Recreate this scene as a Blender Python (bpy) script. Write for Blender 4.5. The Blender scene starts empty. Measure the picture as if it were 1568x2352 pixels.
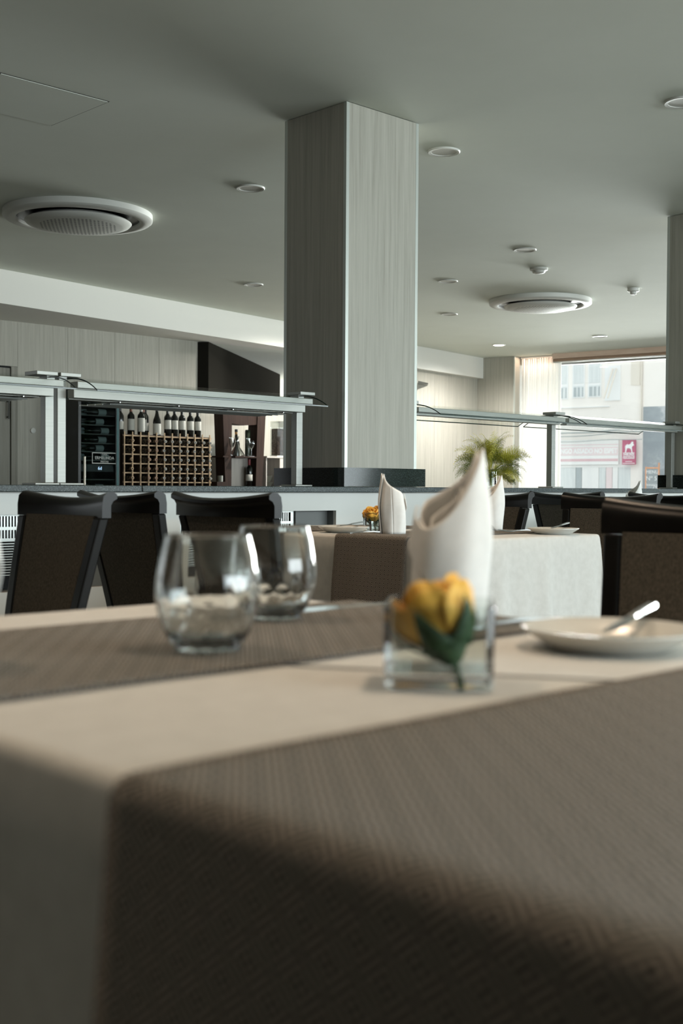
import bpy, bmesh, math, random
from math import sin, cos, pi, radians, atan, sqrt
from mathutils import Matrix, Vector
random.seed(7)
S = bpy.context.scene
COL = S.collection

# ------------------------------------------------------------------ camera
cam_d = bpy.data.cameras.new('camera')
cam = bpy.data.objects.new('camera', cam_d); COL.objects.link(cam); S.camera = cam
cam_d.sensor_fit = 'HORIZONTAL'; cam_d.sensor_width = 24.0; cam_d.lens = 2750.0 / 1568.0 * 24.0
cam_d.clip_start = 0.02; cam_d.clip_end = 300
yaw, pitch, roll = radians(46.2), atan(58 / 2750.0), radians(0.35)
F0 = Vector((cos(yaw), sin(yaw), 0)); R0 = Vector((sin(yaw), -cos(yaw), 0)); U0 = Vector((0, 0, 1))
Fw = F0 * cos(pitch) - U0 * sin(pitch); Uw = U0 * cos(pitch) + F0 * sin(pitch)
Rt = R0 * cos(roll) + Uw * sin(roll); Up = Uw * cos(roll) - R0 * sin(roll)
cam.matrix_world = Matrix(((Rt.x, Up.x, -Fw.x, 0), (Rt.y, Up.y, -Fw.y, 0), (Rt.z, Up.z, -Fw.z, 0.90), (0, 0, 0, 1)))
cam_d.dof.use_dof = True; cam_d.dof.focus_distance = 6.0; cam_d.dof.aperture_fstop = 5.4

# ------------------------------------------------------------------ view, world, large lights
vs = S.view_settings
S.display_settings.display_device = 'sRGB'
vs.view_transform = 'Standard'; vs.look = 'None'; vs.exposure = 0.0; vs.gamma = 1.0; vs.use_curve_mapping = False
W = bpy.data.worlds.new('sky'); S.world = W; W.use_nodes = True
bg = W.node_tree.nodes['Background']; bg.inputs[0].default_value = (0.90, 0.97, 1.0, 1); bg.inputs[1].default_value = 1.42
S.cycles.max_bounces = 14; S.cycles.transparent_max_bounces = 32; S.cycles.transmission_bounces = 14
S.cycles.sample_clamp_indirect = 8.0; S.cycles.caustics_reflective = False; S.cycles.caustics_refractive = True; S.cycles.blur_glossy = 0.6

ROT = radians(10.3)                       # the outer walls stand 10.3 degrees askew of counter and columns
CU = (cos(ROT), sin(ROT)); CV = (-sin(ROT), cos(ROT))
def wuv(u, v, z=0.0): return Vector((u * CU[0] + v * CV[0], u * CU[1] + v * CV[1], z))

def area_light(name, loc, direction, sx, sy, power, color):
    l = bpy.data.lights.new(name, 'AREA'); l.shape = 'RECTANGLE'; l.size = sx; l.size_y = sy
    l.energy = power; l.color = color
    o = bpy.data.objects.new(name, l); COL.objects.link(o); o.location = loc
    o.rotation_euler = Vector(direction).to_track_quat('-Z', 'Y').to_euler()
    o['kind'] = 'helper'
    return o
# daylight entering through the front windows (behind and right of the camera) and the street window
area_light('front_window_daylight', (8.6, -7.75, 1.5), (0, 1, -0.30), 15.4, 2.3, 1420, (0.86, 0.97, 1.0))
area_light('street_window_daylight', wuv(34.0, 6.0, 1.2), (-CU[0], -CU[1], 0.05), 20.0, 2.6, 17000, (0.97, 1.0, 0.98))

# ------------------------------------------------------------------ materials
def mat(name, color, rough=0.5, metal=0.0, spec=0.5, sheen=0.0, trans=0.0, ior=1.45, emit=None, estr=0.0, coat=0.0):
    m = bpy.data.materials.new(name); m.use_nodes = True
    b = m.node_tree.nodes['Principled BSDF']
    b.inputs['Base Color'].default_value = (*color, 1); b.inputs['Roughness'].default_value = rough
    b.inputs['Metallic'].default_value = metal; b.inputs['Specular IOR Level'].default_value = spec
    b.inputs['Sheen Weight'].default_value = sheen; b.inputs['Transmission Weight'].default_value = trans
    b.inputs['IOR'].default_value = ior; b.inputs['Coat Weight'].default_value = coat
    if emit: b.inputs['Emission Color'].default_value = (*emit, 1); b.inputs['Emission Strength'].default_value = estr
    return m
def nodes(m): return m.node_tree.nodes, m.node_tree.links, m.node_tree.nodes['Principled BSDF']
def ramp(N, stops):
    r = N.new('ShaderNodeValToRGB'); e = r.color_ramp.elements
    while len(e) < len(stops): e.new(0.5)
    for el, (p, c) in zip(e, stops): el.position = p; el.color = (*c, 1)
    return r
def noise_mat(name, stops, scale=(1, 1, 1), nscale=5.0, detail=6.0, rough=0.5, bump=0.0, bump_dist=0.002, coords='Object', nrough=0.6, **kw):
    m = mat(name, stops[0][1], rough, **kw); N, L, b = nodes(m)
    tc = N.new('ShaderNodeTexCoord'); mp = N.new('ShaderNodeMapping'); mp.inputs['Scale'].default_value = scale
    nz = N.new('ShaderNodeTexNoise'); nz.inputs['Scale'].default_value = nscale; nz.inputs['Detail'].default_value = detail; nz.inputs['Roughness'].default_value = nrough
    L.new(tc.outputs[coords], mp.inputs[0]); L.new(mp.outputs[0], nz.inputs['Vector'])
    r = ramp(N, stops); L.new(nz.outputs['Fac'], r.inputs[0]); L.new(r.outputs[0], b.inputs['Base Color'])
    if bump:
        bp = N.new('ShaderNodeBump'); bp.inputs['Strength'].default_value = bump; bp.inputs['Distance'].default_value = bump_dist
        L.new(nz.outputs['Fac'], bp.inputs['Height']); L.new(bp.outputs[0], b.inputs['Normal'])
    return m
def thin_glass(name, tint, refl=1.0, rough=0.0):
    m = bpy.data.materials.new(name); m.use_nodes = True; N = m.node_tree.nodes; L = m.node_tree.links
    N.remove(N['Principled BSDF']); out = N['Material Output']
    t = N.new('ShaderNodeBsdfTransparent'); t.inputs[0].default_value = (*tint, 1)
    g = N.new('ShaderNodeBsdfGlossy'); g.inputs['Roughness'].default_value = rough
    f = N.new('ShaderNodeFresnel'); f.inputs[0].default_value = 1.45
    mu = N.new('ShaderNodeMath'); mu.operation = 'MULTIPLY'; mu.inputs[1].default_value = refl; L.new(f.outputs[0], mu.inputs[0])
    x = N.new('ShaderNodeMixShader'); L.new(mu.outputs[0], x.inputs[0]); L.new(t.outputs[0], x.inputs[1]); L.new(g.outputs[0], x.inputs[2])
    L.new(x.outputs[0], out.inputs['Surface']); return m
def runner_mat():
    m = mat('woven_runner', (0.1, 0.09, 0.075), 0.8, sheen=0.42); N, L, b = nodes(m)
    b.inputs['Sheen Roughness'].default_value = 0.45; b.inputs['Sheen Tint'].default_value = (0.62, 0.56, 0.48, 1)
    uv = N.new('ShaderNodeUVMap'); uv.uv_map = 'UVMap'
    sp = N.new('ShaderNodeSeparateXYZ'); L.new(uv.outputs[0], sp.inputs[0])
    def M(op, a, bb=None, c=None):
        n = N.new('ShaderNodeMath'); n.operation = op
        for i, v in enumerate((a, bb, c)):
            if v is None: continue
            if isinstance(v, (int, float)): n.inputs[i].default_value = v
            else: L.new(v, n.inputs[i])
        return n.outputs[0]
    def tri(o, per): return M('ABSOLUTE', M('SUBTRACT', M('FRACT', M('DIVIDE', o, per)), 0.5))
    d = M('ADD', tri(sp.outputs[0], 0.026), tri(sp.outputs[1], 0.032))
    w = M('SINE', M('MULTIPLY_ADD', d, 2 * pi * 5.0, pi / 2))
    rp = ramp(N, [(0.25, (0.006, 0.005, 0.0045)), (0.75, (0.33, 0.285, 0.235))])
    rib = M('SINE', M('MULTIPLY', sp.outputs[1], 2 * pi / 0.0135))
    L.new(M('MULTIPLY_ADD', w, 0.5, 0.5), rp.inputs[0])
    nz = N.new('ShaderNodeTexNoise'); nz.inputs['Scale'].default_value = 900; L.new(uv.outputs[0], nz.inputs['Vector'])
    mx = N.new('ShaderNodeMix'); mx.data_type = 'RGBA'; mx.blend_type = 'MULTIPLY'; mx.inputs[0].default_value = 0.25
    L.new(rp.outputs[0], mx.inputs[6]); L.new(nz.outputs['Color'], mx.inputs[7]); L.new(mx.outputs[2], b.inputs['Base Color'])
    bp = N.new('ShaderNodeBump'); bp.inputs['Strength'].default_value = 0.8; bp.inputs['Distance'].default_value = 0.0012
    L.new(w, bp.inputs['Height']); L.new(bp.outputs[0], b.inputs['Normal'])
    return m
def dot_mat():
    m = mat('perforated_cover', (0.6, 0.6, 0.57), 0.5); N, L, b = nodes(m)
    tc = N.new('ShaderNodeTexCoord'); mp = N.new('ShaderNodeMapping'); mp.inputs['Scale'].default_value = (38, 38, 0); mp.inputs['Rotation'].default_value = (0, 0, 0.6)
    L.new(tc.outputs['Object'], mp.inputs[0])
    vm = N.new('ShaderNodeVectorMath'); vm.operation = 'FRACTION'; L.new(mp.outputs[0], vm.inputs[0])
    v2 = N.new('ShaderNodeVectorMath'); v2.operation = 'DISTANCE'; v2.inputs[1].default_value = (0.5, 0.5, 0); L.new(vm.outputs[0], v2.inputs[0])
    ln = N.new('ShaderNodeVectorMath'); ln.operation = 'LENGTH'
    sc = N.new('ShaderNodeVectorMath'); sc.operation = 'MULTIPLY'; sc.inputs[1].default_value = (1, 1, 0); L.new(tc.outputs['Object'], sc.inputs[0]); L.new(sc.outputs[0], ln.inputs[0])
    lt = N.new('ShaderNodeMath'); lt.operation = 'LESS_THAN'; lt.inputs[1].default_value = 0.3; L.new(v2.outputs['Value'], lt.inputs[0])
    l2 = N.new('ShaderNodeMath'); l2.operation = 'LESS_THAN'; l2.inputs[1].default_value = 0.27; L.new(ln.outputs['Value'], l2.inputs[0])
    mu = N.new('ShaderNodeMath'); mu.operation = 'MULTIPLY'; L.new(lt.outputs[0], mu.inputs[0]); L.new(l2.outputs[0], mu.inputs[1])
    r = ramp(N, [(0, (0.62, 0.62, 0.58)), (1, (0.10, 0.10, 0.10))]); L.new(mu.outputs[0], r.inputs[0]); L.new(r.outputs[0], b.inputs['Base Color'])
    return m

M = {}
M['ceiling'] = noise_mat('ceiling_paint', [(0.3, (0.67, 0.70, 0.625)), (0.7, (0.70, 0.73, 0.655))], nscale=2.0, rough=0.85)
M['soffit'] = mat('soffit_paint', (0.76, 0.75, 0.70), 0.8)
M['wood'] = noise_mat('grey_wood_laminate', [(0.25, (0.29, 0.275, 0.228)), (0.45, (0.395, 0.38, 0.325)), (0.62, (0.455, 0.44, 0.38)), (0.80, (0.51, 0.495, 0.435))], scale=(22, 22, 0.6), nscale=2.2, detail=9, rough=0.5, nrough=0.72)
M['trim'] = mat('brushed_corner_trim', (0.55, 0.58, 0.54), 0.35, metal=0.4)
M['granite'] = noise_mat('black_granite', [(0.40, (0.008, 0.011, 0.010)), (0.56, (0.018, 0.025, 0.024)), (0.70, (0.10, 0.14, 0.135))], nscale=420, detail=2, rough=0.08, spec=0.28)
M['granite_edge'] = noise_mat('granite_edge', [(0.38, (0.018, 0.026, 0.027)), (0.56, (0.045, 0.06, 0.062)), (0.72, (0.20, 0.25, 0.25))], nscale=330, detail=2, rough=0.35, spec=0.3)
M['white'] = mat('white_laminate', (0.72, 0.73, 0.70), 0.45)
M['steel'] = noise_mat('brushed_steel', [(0.3, (0.34, 0.35, 0.325)), (0.7, (0.40, 0.41, 0.385))], scale=(1, 60, 60), nscale=3, rough=0.42, metal=0.35)
M['steel_dark'] = mat('dark_steel', (0.10, 0.10, 0.09), 0.4, metal=0.8)
M['grille'] = mat('grille_steel', (0.52, 0.54, 0.52), 0.35, metal=0.7)
M['recess_grey'] = mat('grey_recess_panel', (0.17, 0.18, 0.175), 0.5)
M['void'] = mat('dark_recess', (0.012, 0.013, 0.013), 0.7)
M['guard_glass'] = thin_glass('guard_glass', (0.975, 0.985, 0.98), 0.10)
M['glass_edge'] = mat('green_glass_edge', (0.012, 0.035, 0.026), 0.15)
M['pane'] = thin_glass('window_pane', (0.97, 0.985, 0.98), 0.8)
M['glass'] = mat('clear_glass', (0.98, 1.0, 0.99), 0.0, trans=1.0, ior=1.47)
M['vase_glass'] = thin_glass('vase_glass', (0.93, 0.95, 0.94), 1.0)
M['cloth'] = noise_mat('white_tablecloth', [(0.35, (0.60, 0.59, 0.555)), (0.65, (0.65, 0.64, 0.605))], nscale=40, detail=4, rough=0.85, sheen=0.1)
M['napkin'] = noise_mat('white_napkin', [(0.35, (0.84, 0.83, 0.80)), (0.65, (0.88, 0.87, 0.84))], nscale=60, detail=4, rough=0.85, sheen=0.1)
M['runner'] = runner_mat()
M['dark_wood'] = noise_mat('black_stained_wood', [(0.3, (0.005, 0.005, 0.0045)), (0.7, (0.010, 0.009, 0.008))], scale=(1, 1, 1), nscale=12, rough=0.28, spec=0.22)
M['chair_fabric'] = noise_mat('brown_weave', [(0.35, (0.043, 0.037, 0.028)), (0.65, (0.100, 0.087, 0.066))], scale=(1, 1, 0.3), nscale=420, detail=2, rough=0.9)
M['porcelain'] = mat('white_porcelain', (0.72, 0.71, 0.66), 0.18)
M['cutlery'] = mat('polished_cutlery', (0.40, 0.42, 0.42), 0.30, metal=1.0)
M['petal'] = noise_mat('yellow_petal', [(0.3, (0.84, 0.44, 0.05)), (0.7, (0.92, 0.56, 0.10))], nscale=30, rough=0.6, sheen=0.2)
M['sepal'] = noise_mat('green_sepal', [(0.3, (0.018, 0.05, 0.02)), (0.7, (0.05, 0.11, 0.045))], nscale=60, rough=0.55)
M['fern'] = noise_mat('fern_green', [(0.3, (0.40, 0.40, 0.03)), (0.7, (0.70, 0.62, 0.11))], nscale=9, rough=0.55, sheen=0.1)
M['fern_dark'] = noise_mat('fern_dark_green', [(0.3, (0.10, 0.14, 0.025)), (0.7, (0.24, 0.29, 0.04))], nscale=9, rough=0.55)
M['ac_white'] = mat('white_plastic', (0.66, 0.66, 0.62), 0.45)
M['dots'] = dot_mat()
M['black'] = mat('black_plastic', (0.008, 0.009, 0.009), 0.25)
M['lamp_off'] = mat('frosted_lens', (0.62, 0.62, 0.58), 0.4)
M['lamp_on'] = mat('lit_lens', (1, 0.9, 0.8), 0.4, emit=(1, 0.86, 0.72), estr=22.0)
M['bottle'] = mat('dark_bottle_glass', (0.006, 0.007, 0.006), 0.10, spec=0.6)
M['label'] = mat('cream_label', (0.52, 0.51, 0.46), 0.7)
M['foil_red'] = mat('copper_foil', (0.20, 0.075, 0.04), 0.4)
M['foil_white'] = mat('white_foil', (0.55, 0.54, 0.50), 0.4)
M['foil_black'] = mat('black_foil', (0.01, 0.01, 0.01), 0.35)
M['foil_wine'] = mat('wine_red_foil', (0.18, 0.015, 0.02), 0.4)
M['gold'] = mat('gold_foil', (0.55, 0.26, 0.06), 0.4)
M['cork_ring'] = mat('bottle_mouth_ring', (0.35, 0.33, 0.29), 0.35)
M['cork_copper'] = mat('copper_mouth_ring', (0.36, 0.19, 0.11), 0.35)
M['cork_tan'] = mat('pale_cork_end', (0.50, 0.33, 0.19), 0.6)
M['pine'] = noise_mat('pale_pine', [(0.3, (0.42, 0.29, 0.17)), (0.7, (0.52, 0.37, 0.23))], scale=(6, 6, 6), nscale=3, rough=0.55)
M['rack_brown'] = mat('rack_side_wood', (0.055, 0.034, 0.021), 0.6)
M['walnut'] = noise_mat('dark_walnut', [(0.3, (0.022, 0.012, 0.009)), (0.7, (0.042, 0.023, 0.016))], scale=(14, 14, 1), nscale=3, rough=0.7, spec=0.2)
M['brown_wall'] = mat('dark_brown_panel', (0.016, 0.015, 0.0125), 1.0, spec=0.0)
M['door_wood'] = noise_mat('door_laminate', [(0.3, (0.20, 0.19, 0.155)), (0.7, (0.32, 0.31, 0.265))], scale=(14, 14, 0.5), nscale=2.2, detail=8, rough=0.5)
M['sideboard'] = noise_mat('pale_cupboard_laminate', [(0.3, (0.46, 0.42, 0.38)), (0.7, (0.62, 0.58, 0.53))], scale=(14, 14, 0.6), nscale=2.2, detail=8, rough=0.5)
M['floor'] = noise_mat('floor_tiles', [(0.3, (0.16, 0.15, 0.13)), (0.7, (0.21, 0.20, 0.175))], nscale=3, rough=0.4)
M['cereal'] = noise_mat('brown_cereal', [(0.35, (0.05, 0.028, 0.018)), (0.6, (0.20, 0.11, 0.07)), (0.75, (0.34, 0.24, 0.17))], nscale=70, detail=2, rough=0.7)
M['pelmet'] = noise_mat('pale_oak_pelmet', [(0.3, (0.62, 0.46, 0.36)), (0.7, (0.72, 0.57, 0.47))], scale=(2, 2, 14), nscale=2, rough=0.5)
M['pelmet_brown'] = mat('oak_blind_box', (0.34, 0.23, 0.16), 0.5)
M['frame_grey'] = mat('grey_window_frame', (0.30, 0.31, 0.30), 0.4)
def sheer():
    m = bpy.data.materials.new('sheer_curtain'); m.use_nodes = True; N = m.node_tree.nodes; L = m.node_tree.links
    N.remove(N['Principled BSDF']); d = N.new('ShaderNodeBsdfDiffuse'); d.inputs[0].default_value = (0.82, 0.81, 0.78, 1)
    t = N.new('ShaderNodeBsdfTranslucent'); t.inputs[0].default_value = (0.82, 0.81, 0.78, 1)
    x = N.new('ShaderNodeMixShader'); x.inputs[0].default_value = 0.16
    L.new(d.outputs[0], x.inputs[1]); L.new(t.outputs[0], x.inputs[2]); L.new(x.outputs[0], N['Material Output'].inputs['Surface']); return m
M['sheer'] = sheer()
M['facade'] = noise_mat('pale_render', [(0.3, (0.86, 0.81, 0.76)), (0.7, (0.90, 0.85, 0.80))], nscale=0.6, rough=0.9)  # facade and sign colours are paled to stand in for haze outside
M['facade_frame'] = mat('white_window_frame', (0.84, 0.84, 0.83), 0.7)
M['facade_pane'] = noise_mat('curtained_pane', [(0.3, (0.62, 0.65, 0.65)), (0.7, (0.76, 0.78, 0.77))], scale=(6, 6, 0.3), nscale=3, rough=0.5)
M['facade_dark'] = mat('dark_pane', (0.42, 0.46, 0.47), 0.5)
M['sign_white'] = mat('sign_white', (0.86, 0.85, 0.83), 0.7)
M['sign_pink'] = mat('haze_pink', (0.72, 0.50, 0.52), 0.7)  # pink washed out to imitate haze
M['sign_pale_pink'] = mat('pale_pink', (0.80, 0.68, 0.68), 0.7)
M['sign_red'] = mat('raspberry', (0.50, 0.13, 0.21), 0.6)
M['sign_letter'] = mat('letter_white', (0.86, 0.86, 0.85), 0.7)
M['slate'] = mat('chalkboard_slate', (0.34, 0.37, 0.38), 0.8)
M['orange'] = mat('orange_frame', (0.72, 0.36, 0.20), 0.7)
M['chalk'] = mat('chalk', (0.85, 0.85, 0.84), 0.9)
M['street_grey'] = noise_mat('patched_grey_wall', [(0.40, (0.30, 0.33, 0.35)), (0.50, (0.36, 0.39, 0.41)), (0.56, (0.62, 0.63, 0.63)), (0.66, (0.75, 0.75, 0.74))], nscale=0.45, detail=7, rough=0.9)
M['tan'] = mat('pale_tan', (0.76, 0.70, 0.62), 0.8)
M['cable'] = mat('street_cable', (0.42, 0.44, 0.43), 0.8)
M['street'] = noise_mat('street_paving', [(0.3, (0.5, 0.49, 0.47)), (0.7, (0.58, 0.57, 0.55))], nscale=1.0, rough=0.9)
M['bark'] = mat('bark', (0.08, 0.06, 0.04), 0.8)
M['leaf'] = noise_mat('street_tree_leaf', [(0.3, (0.10, 0.22, 0.04)), (0.7, (0.25, 0.42, 0.10))], nscale=1.5, rough=0.6)
M['letter_silver'] = mat('silver_lettering', (0.42, 0.44, 0.42), 0.5)
M['led'] = mat('led_digits', (0.6, 0.75, 1), 0.5, emit=(0.6, 0.75, 1.0), estr=2.0)
M['handle_pale'] = mat('pale_handle', (0.72, 0.66, 0.56), 0.35)
M['bowl'] = mat('grey_bowl', (0.16, 0.16, 0.13), 0.5)

# ------------------------------------------------------------------ mesh helpers
class MB:
    def __init__(s): s.v = []; s.f = []; s.mi = []
    def add(s, vs_, fs, mi=0):
        n = len(s.v); s.v += [tuple(p) for p in vs_]; s.f += [tuple(i + n for i in f) for f in fs]; s.mi += [mi] * len(fs)
    def box(s, x0, y0, z0, x1, y1, z1, mi=0):
        s.add([(x0, y0, z0), (x1, y0, z0), (x1, y1, z0), (x0, y1, z0), (x0, y0, z1), (x1, y0, z1), (x1, y1, z1), (x0, y1, z1)],
              [(0, 3, 2, 1), (4, 5, 6, 7), (0, 1, 5, 4), (1, 2, 6, 5), (2, 3, 7, 6), (3, 0, 4, 7)], mi)
    def prism(s, pts, z0, z1, mi=0):
        n = len(pts); vs_ = [(p[0], p[1], z0) for p in pts] + [(p[0], p[1], z1) for p in pts]
        s.add(vs_, [tuple(reversed(range(n))), tuple(range(n, 2 * n))] + [(i, (i + 1) % n, (i + 1) % n + n, i + n) for i in range(n)], mi)
    def uvbox(s, u0, v0, z0, u1, v1, z1, mi=0):
        s.prism([wuv(u0, v0), wuv(u1, v0), wuv(u1, v1), wuv(u0, v1)], z0, z1, mi)
    def lathe(s, prof, n=24, c=(0, 0, 0), mi=0, mod=None, closed=False):
        vs_ = []; fs = []; m = len(prof)
        for i in range(n):
            a = 2 * pi * i / n
            for r, z in prof:
                k = mod(a, z) if mod else 1.0
                vs_.append((c[0] + r * k * cos(a), c[1] + r * k * sin(a), c[2] + z))
        for i in range(n):
            j = (i + 1) % n
            for q in range(m if closed else m - 1):
                q2 = (q + 1) % m
                fs.append((i * m + q, j * m + q, j * m + q2, i * m + q2))
        s.add(vs_, fs, mi)
    def tube(s, pts, r, n=6, mi=0, cap=True):
        pts = [Vector(p) for p in pts]; rs = r if isinstance(r, (list, tuple)) else [r] * len(pts); vs_ = []; fs = []
        for i, p in enumerate(pts):
            t = (pts[min(i + 1, len(pts) - 1)] - pts[max(i - 1, 0)]).normalized()
            a = t.cross(Vector((0, 0, 1)))
            if a.length < 1e-3: a = t.cross(Vector((1, 0, 0)))
            a.normalize(); b = t.cross(a)
            for k in range(n): vs_.append(p + (a * cos(2 * pi * k / n) + b * sin(2 * pi * k / n)) * rs[i])
        for i in range(len(pts) - 1):
            for k in range(n): fs.append((i * n + k, i * n + (k + 1) % n, (i + 1) * n + (k + 1) % n, (i + 1) * n + k))
        if cap: fs += [tuple(reversed(range(n))), tuple(range((len(pts) - 1) * n, len(pts) * n))]
        s.add(vs_, fs, mi)
    def loft(s, rings, closed=True, caps=True, mi=0):
        n = len(rings[0]); vs_ = [p for r in rings for p in r]; fs = []
        for i in range(len(rings) - 1):
            for k in range(n if closed else n - 1): fs.append((i * n + k, i * n + (k + 1) % n, (i + 1) * n + (k + 1) % n, (i + 1) * n + k))
        if caps: fs += [tuple(reversed(range(n))), tuple(range((len(rings) - 1) * n, len(rings) * n))]
        s.add(vs_, fs, mi)
    def build(s, name, ms, parent=None, smooth=False, bevel=0.0, sub=0, solid=0.0, loc=None):
        me = bpy.data.meshes.new(name); me.from_pydata(s.v, [], s.f)
        ms = ms if isinstance(ms, (list, tuple)) else [ms]
        for m in ms: me.materials.append(m)
        if len(ms) > 1: me.polygons.foreach_set('material_index', s.mi)
        bm = bmesh.new(); bm.from_mesh(me); bmesh.ops.recalc_face_normals(bm, faces=bm.faces); bm.to_mesh(me); bm.free()
        if smooth:
            me.polygons.foreach_set('use_smooth', [True] * len(me.polygons))
            try: me.set_sharp_from_angle(angle=radians(45))
            except Exception: pass
        me.update()
        o = bpy.data.objects.new(name, me); COL.objects.link(o)
        if parent: o.parent = parent
        if loc: o.location = loc
        if solid: d = o.modifiers.new('s', 'SOLIDIFY'); d.thickness = solid; d.offset = 0
        if bevel: d = o.modifiers.new('b', 'BEVEL'); d.width = bevel; d.segments = 2; d.limit_method = 'ANGLE'
        if sub: d = o.modifiers.new('u', 'SUBSURF'); d.levels = sub; d.render_levels = sub
        return o
def tag(o, label=None, cat=None, group=None, kind=None):
    if label: o['label'] = label
    if cat: o['category'] = cat
    if group: o['group'] = group
    if kind: o['kind'] = kind
    return o
def struct(o, label): return tag(o, label, kind='structure')
def empty(name, loc=(0, 0, 0), rz=0.0, label=None, cat=None, group=None):
    o = bpy.data.objects.new(name, None); COL.objects.link(o); o.location = loc; o.rotation_euler = (0, 0, rz); o.empty_display_size = 0.05
    return tag(o, label, cat, group)
def kids(o): return list(o.children)
def copy_tree(o, parent=None):
    c = o.copy(); COL.objects.link(c); c.parent = parent
    if parent: c.matrix_parent_inverse = o.matrix_parent_inverse
    for ch in kids(o): copy_tree(ch, c)
    return c
def place(proto, used, loc, rz, label, group=None):
    o = proto if not used else copy_tree(proto)
    o.location = loc; o.rotation_euler = (0, 0, rz); o['label'] = label
    if group: o['group'] = group
    return o
def bx(name, x0, y0, z0, x1, y1, z1, m, parent=None, bevel=0.0):
    b = MB(); b.box(x0, y0, z0, x1, y1, z1); return b.build(name, m, parent, bevel=bevel)
def text(name, body, size, loc, rot, m, parent=None, align='CENTER', ext=0.002, sx=1.0, bold=0.0):
    c = bpy.data.curves.new(name, 'FONT'); c.body = body; c.size = size; c.align_x = align; c.align_y = 'CENTER'; c.extrude = ext; c.offset = bold
    c.resolution_u = 3; c.materials.append(m)
    tmp = bpy.data.objects.new(name, c); COL.objects.link(tmp); dg = bpy.context.evaluated_depsgraph_get()
    me = bpy.data.meshes.new_from_object(tmp.evaluated_get(dg)); bpy.data.objects.remove(tmp)
    if not me.materials: me.materials.append(m)
    o = bpy.data.objects.new(name, me); COL.objects.link(o); o.location = loc; o.rotation_euler = rot; o.scale = (sx, 1, 1)
    if parent: o.parent = parent
    return o
PX = 0.0
# ------------------------------------------------------------------ room shell
b = MB(); b.prism([(-4.2, -8.0), (17.6, -8.0), wuv(16.0, -8), wuv(16.0, 9.2), (11.5, 14.2), (-4.2, 14.2)], -0.06, 0.0)
struct(b.build('floor', M['floor']), 'beige tiled dining room floor')
b = MB(); b.prism([(-4.2, -8.0), (17.6, -8.0), wuv(16.0, -8), wuv(16.0, 9.2), (11.5, 14.2), (-4.2, 14.2)], 2.80, 2.92)
struct(b.build('ceiling', M['ceiling']), 'flat pale grey ceiling over the dining room')
# dropped soffit: skewed front face, straight back wall behind
b = MB(); sf = [wuv(3.0, 8.65), wuv(15.53, 8.65), wuv(15.53, 8.75), wuv(11.8, 8.75), (10.05, 10.72), (1.40, 10.72)]
b.prism(sf, 2.5, 2.80); struct(b.build('trim_1', M['soffit']), 'long white dropped soffit running above the back wall')
# back wall of wood panels
def panels(root, x0, x1, step, y, z0, z1, m, th=0.02):
    x = x0; proto = None
    while x < x1 - 0.01:
        w = min(step, x1 - x); bx('panel', x + 0.0015, y, z0, x + w - 0.0015, y + th, z1, m, root); x += step
wb = bx('wall_back', 1.0, 10.74, 0, 8.10, 10.85, 2.5, M['void']); struct(wb, 'grey wood panelled back wall behind the wine rack')
panels(wb, 5.86, 8.10, 0.56, 10.72, 0, 2.5, M['wood'])
panels(wb, 2.0, 5.0, 0.6, 10.72, 0, 2.5, M['wood'])
bx('panel', 5.0, 10.72, 2.06, 5.86, 10.74, 2.5, M['wood'], wb)
wl = bx('wall_back_low', 8.10, 10.74, 0, 10.6, 10.85, 1.86, M['void']); struct(wl, 'lower pale wood wall behind the display stand and cupboard')
panels(wl, 8.10, 10.6, 0.62, 10.72, 0, 1.86, M['wood'])
# dark diagonal panel over the passage, passage ceiling and end wall
dv = Vector((11.2 - 8.1, 12.96 - 10.6, 0)).normalized(); dn = Vector((-dv.y, dv.x, 0))
p0 = Vector((8.13, 10.62, 0)); p1 = Vector((11.2, 12.96, 0))
b = MB(); b.prism([p0, p1, p1 + dn * 0.15, p0 + dn * 0.15], 1.86, 2.495); struct(b.build('wall_passage', M['brown_wall']), 'dark brown slanting bulkhead wall above the passage opening')
b = MB(); b.prism([(8.0, 10.72), (10.05, 10.72), wuv(12.0, 8.8), (13.0, 14.1), (8.0, 14.1)], 2.5, 2.79); struct(b.build('ceiling_passage', M['ceiling']), 'pale lowered ceiling inside the passage')
b = MB(); b.box(9.0, 13.6, 0, 13.2, 13.7, 2.5); struct(b.build('wall_passage_end', M['white']), 'pale wall at the end of the passage')
# right part of the back wall and the pier beside the street window
b = MB(); b.uvbox(11.8, 8.77, 0, 15.53, 8.9, 2.5); wr = b.build('wall_back_right', M['void']); struct(wr, 'pale wood wall between column and corner pier')
for i in range(6):
    b = MB(); b.uvbox(11.8 + i * 0.62 + .0015, 8.75, 0, min(15.53, 11.8 + i * 0.62 + .6185), 8.77, 2.5); b.build('panel', M['wood'], wr)
b = MB(); b.uvbox(15.50, 8.16, 0, 15.95, 8.9, 2.80); pr = b.build('pillar_corner', M['void']); struct(pr, 'wood clad corner pier beside the curtain')
b = MB(); b.uvbox(15.475, 8.16, 0, 15.50, 8.75, 2.798); b.build('panel', M['wood'], pr)
b = MB(); b.uvbox(15.475, 8.14, 0, 15.95, 8.16, 2.798); b.build('panel', M['wood'], pr)
b = MB(); b.uvbox(15.467, 8.132, 0, 15.487, 8.152, 2.798); b.build('corner_trim', M['trim'], pr)
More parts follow.
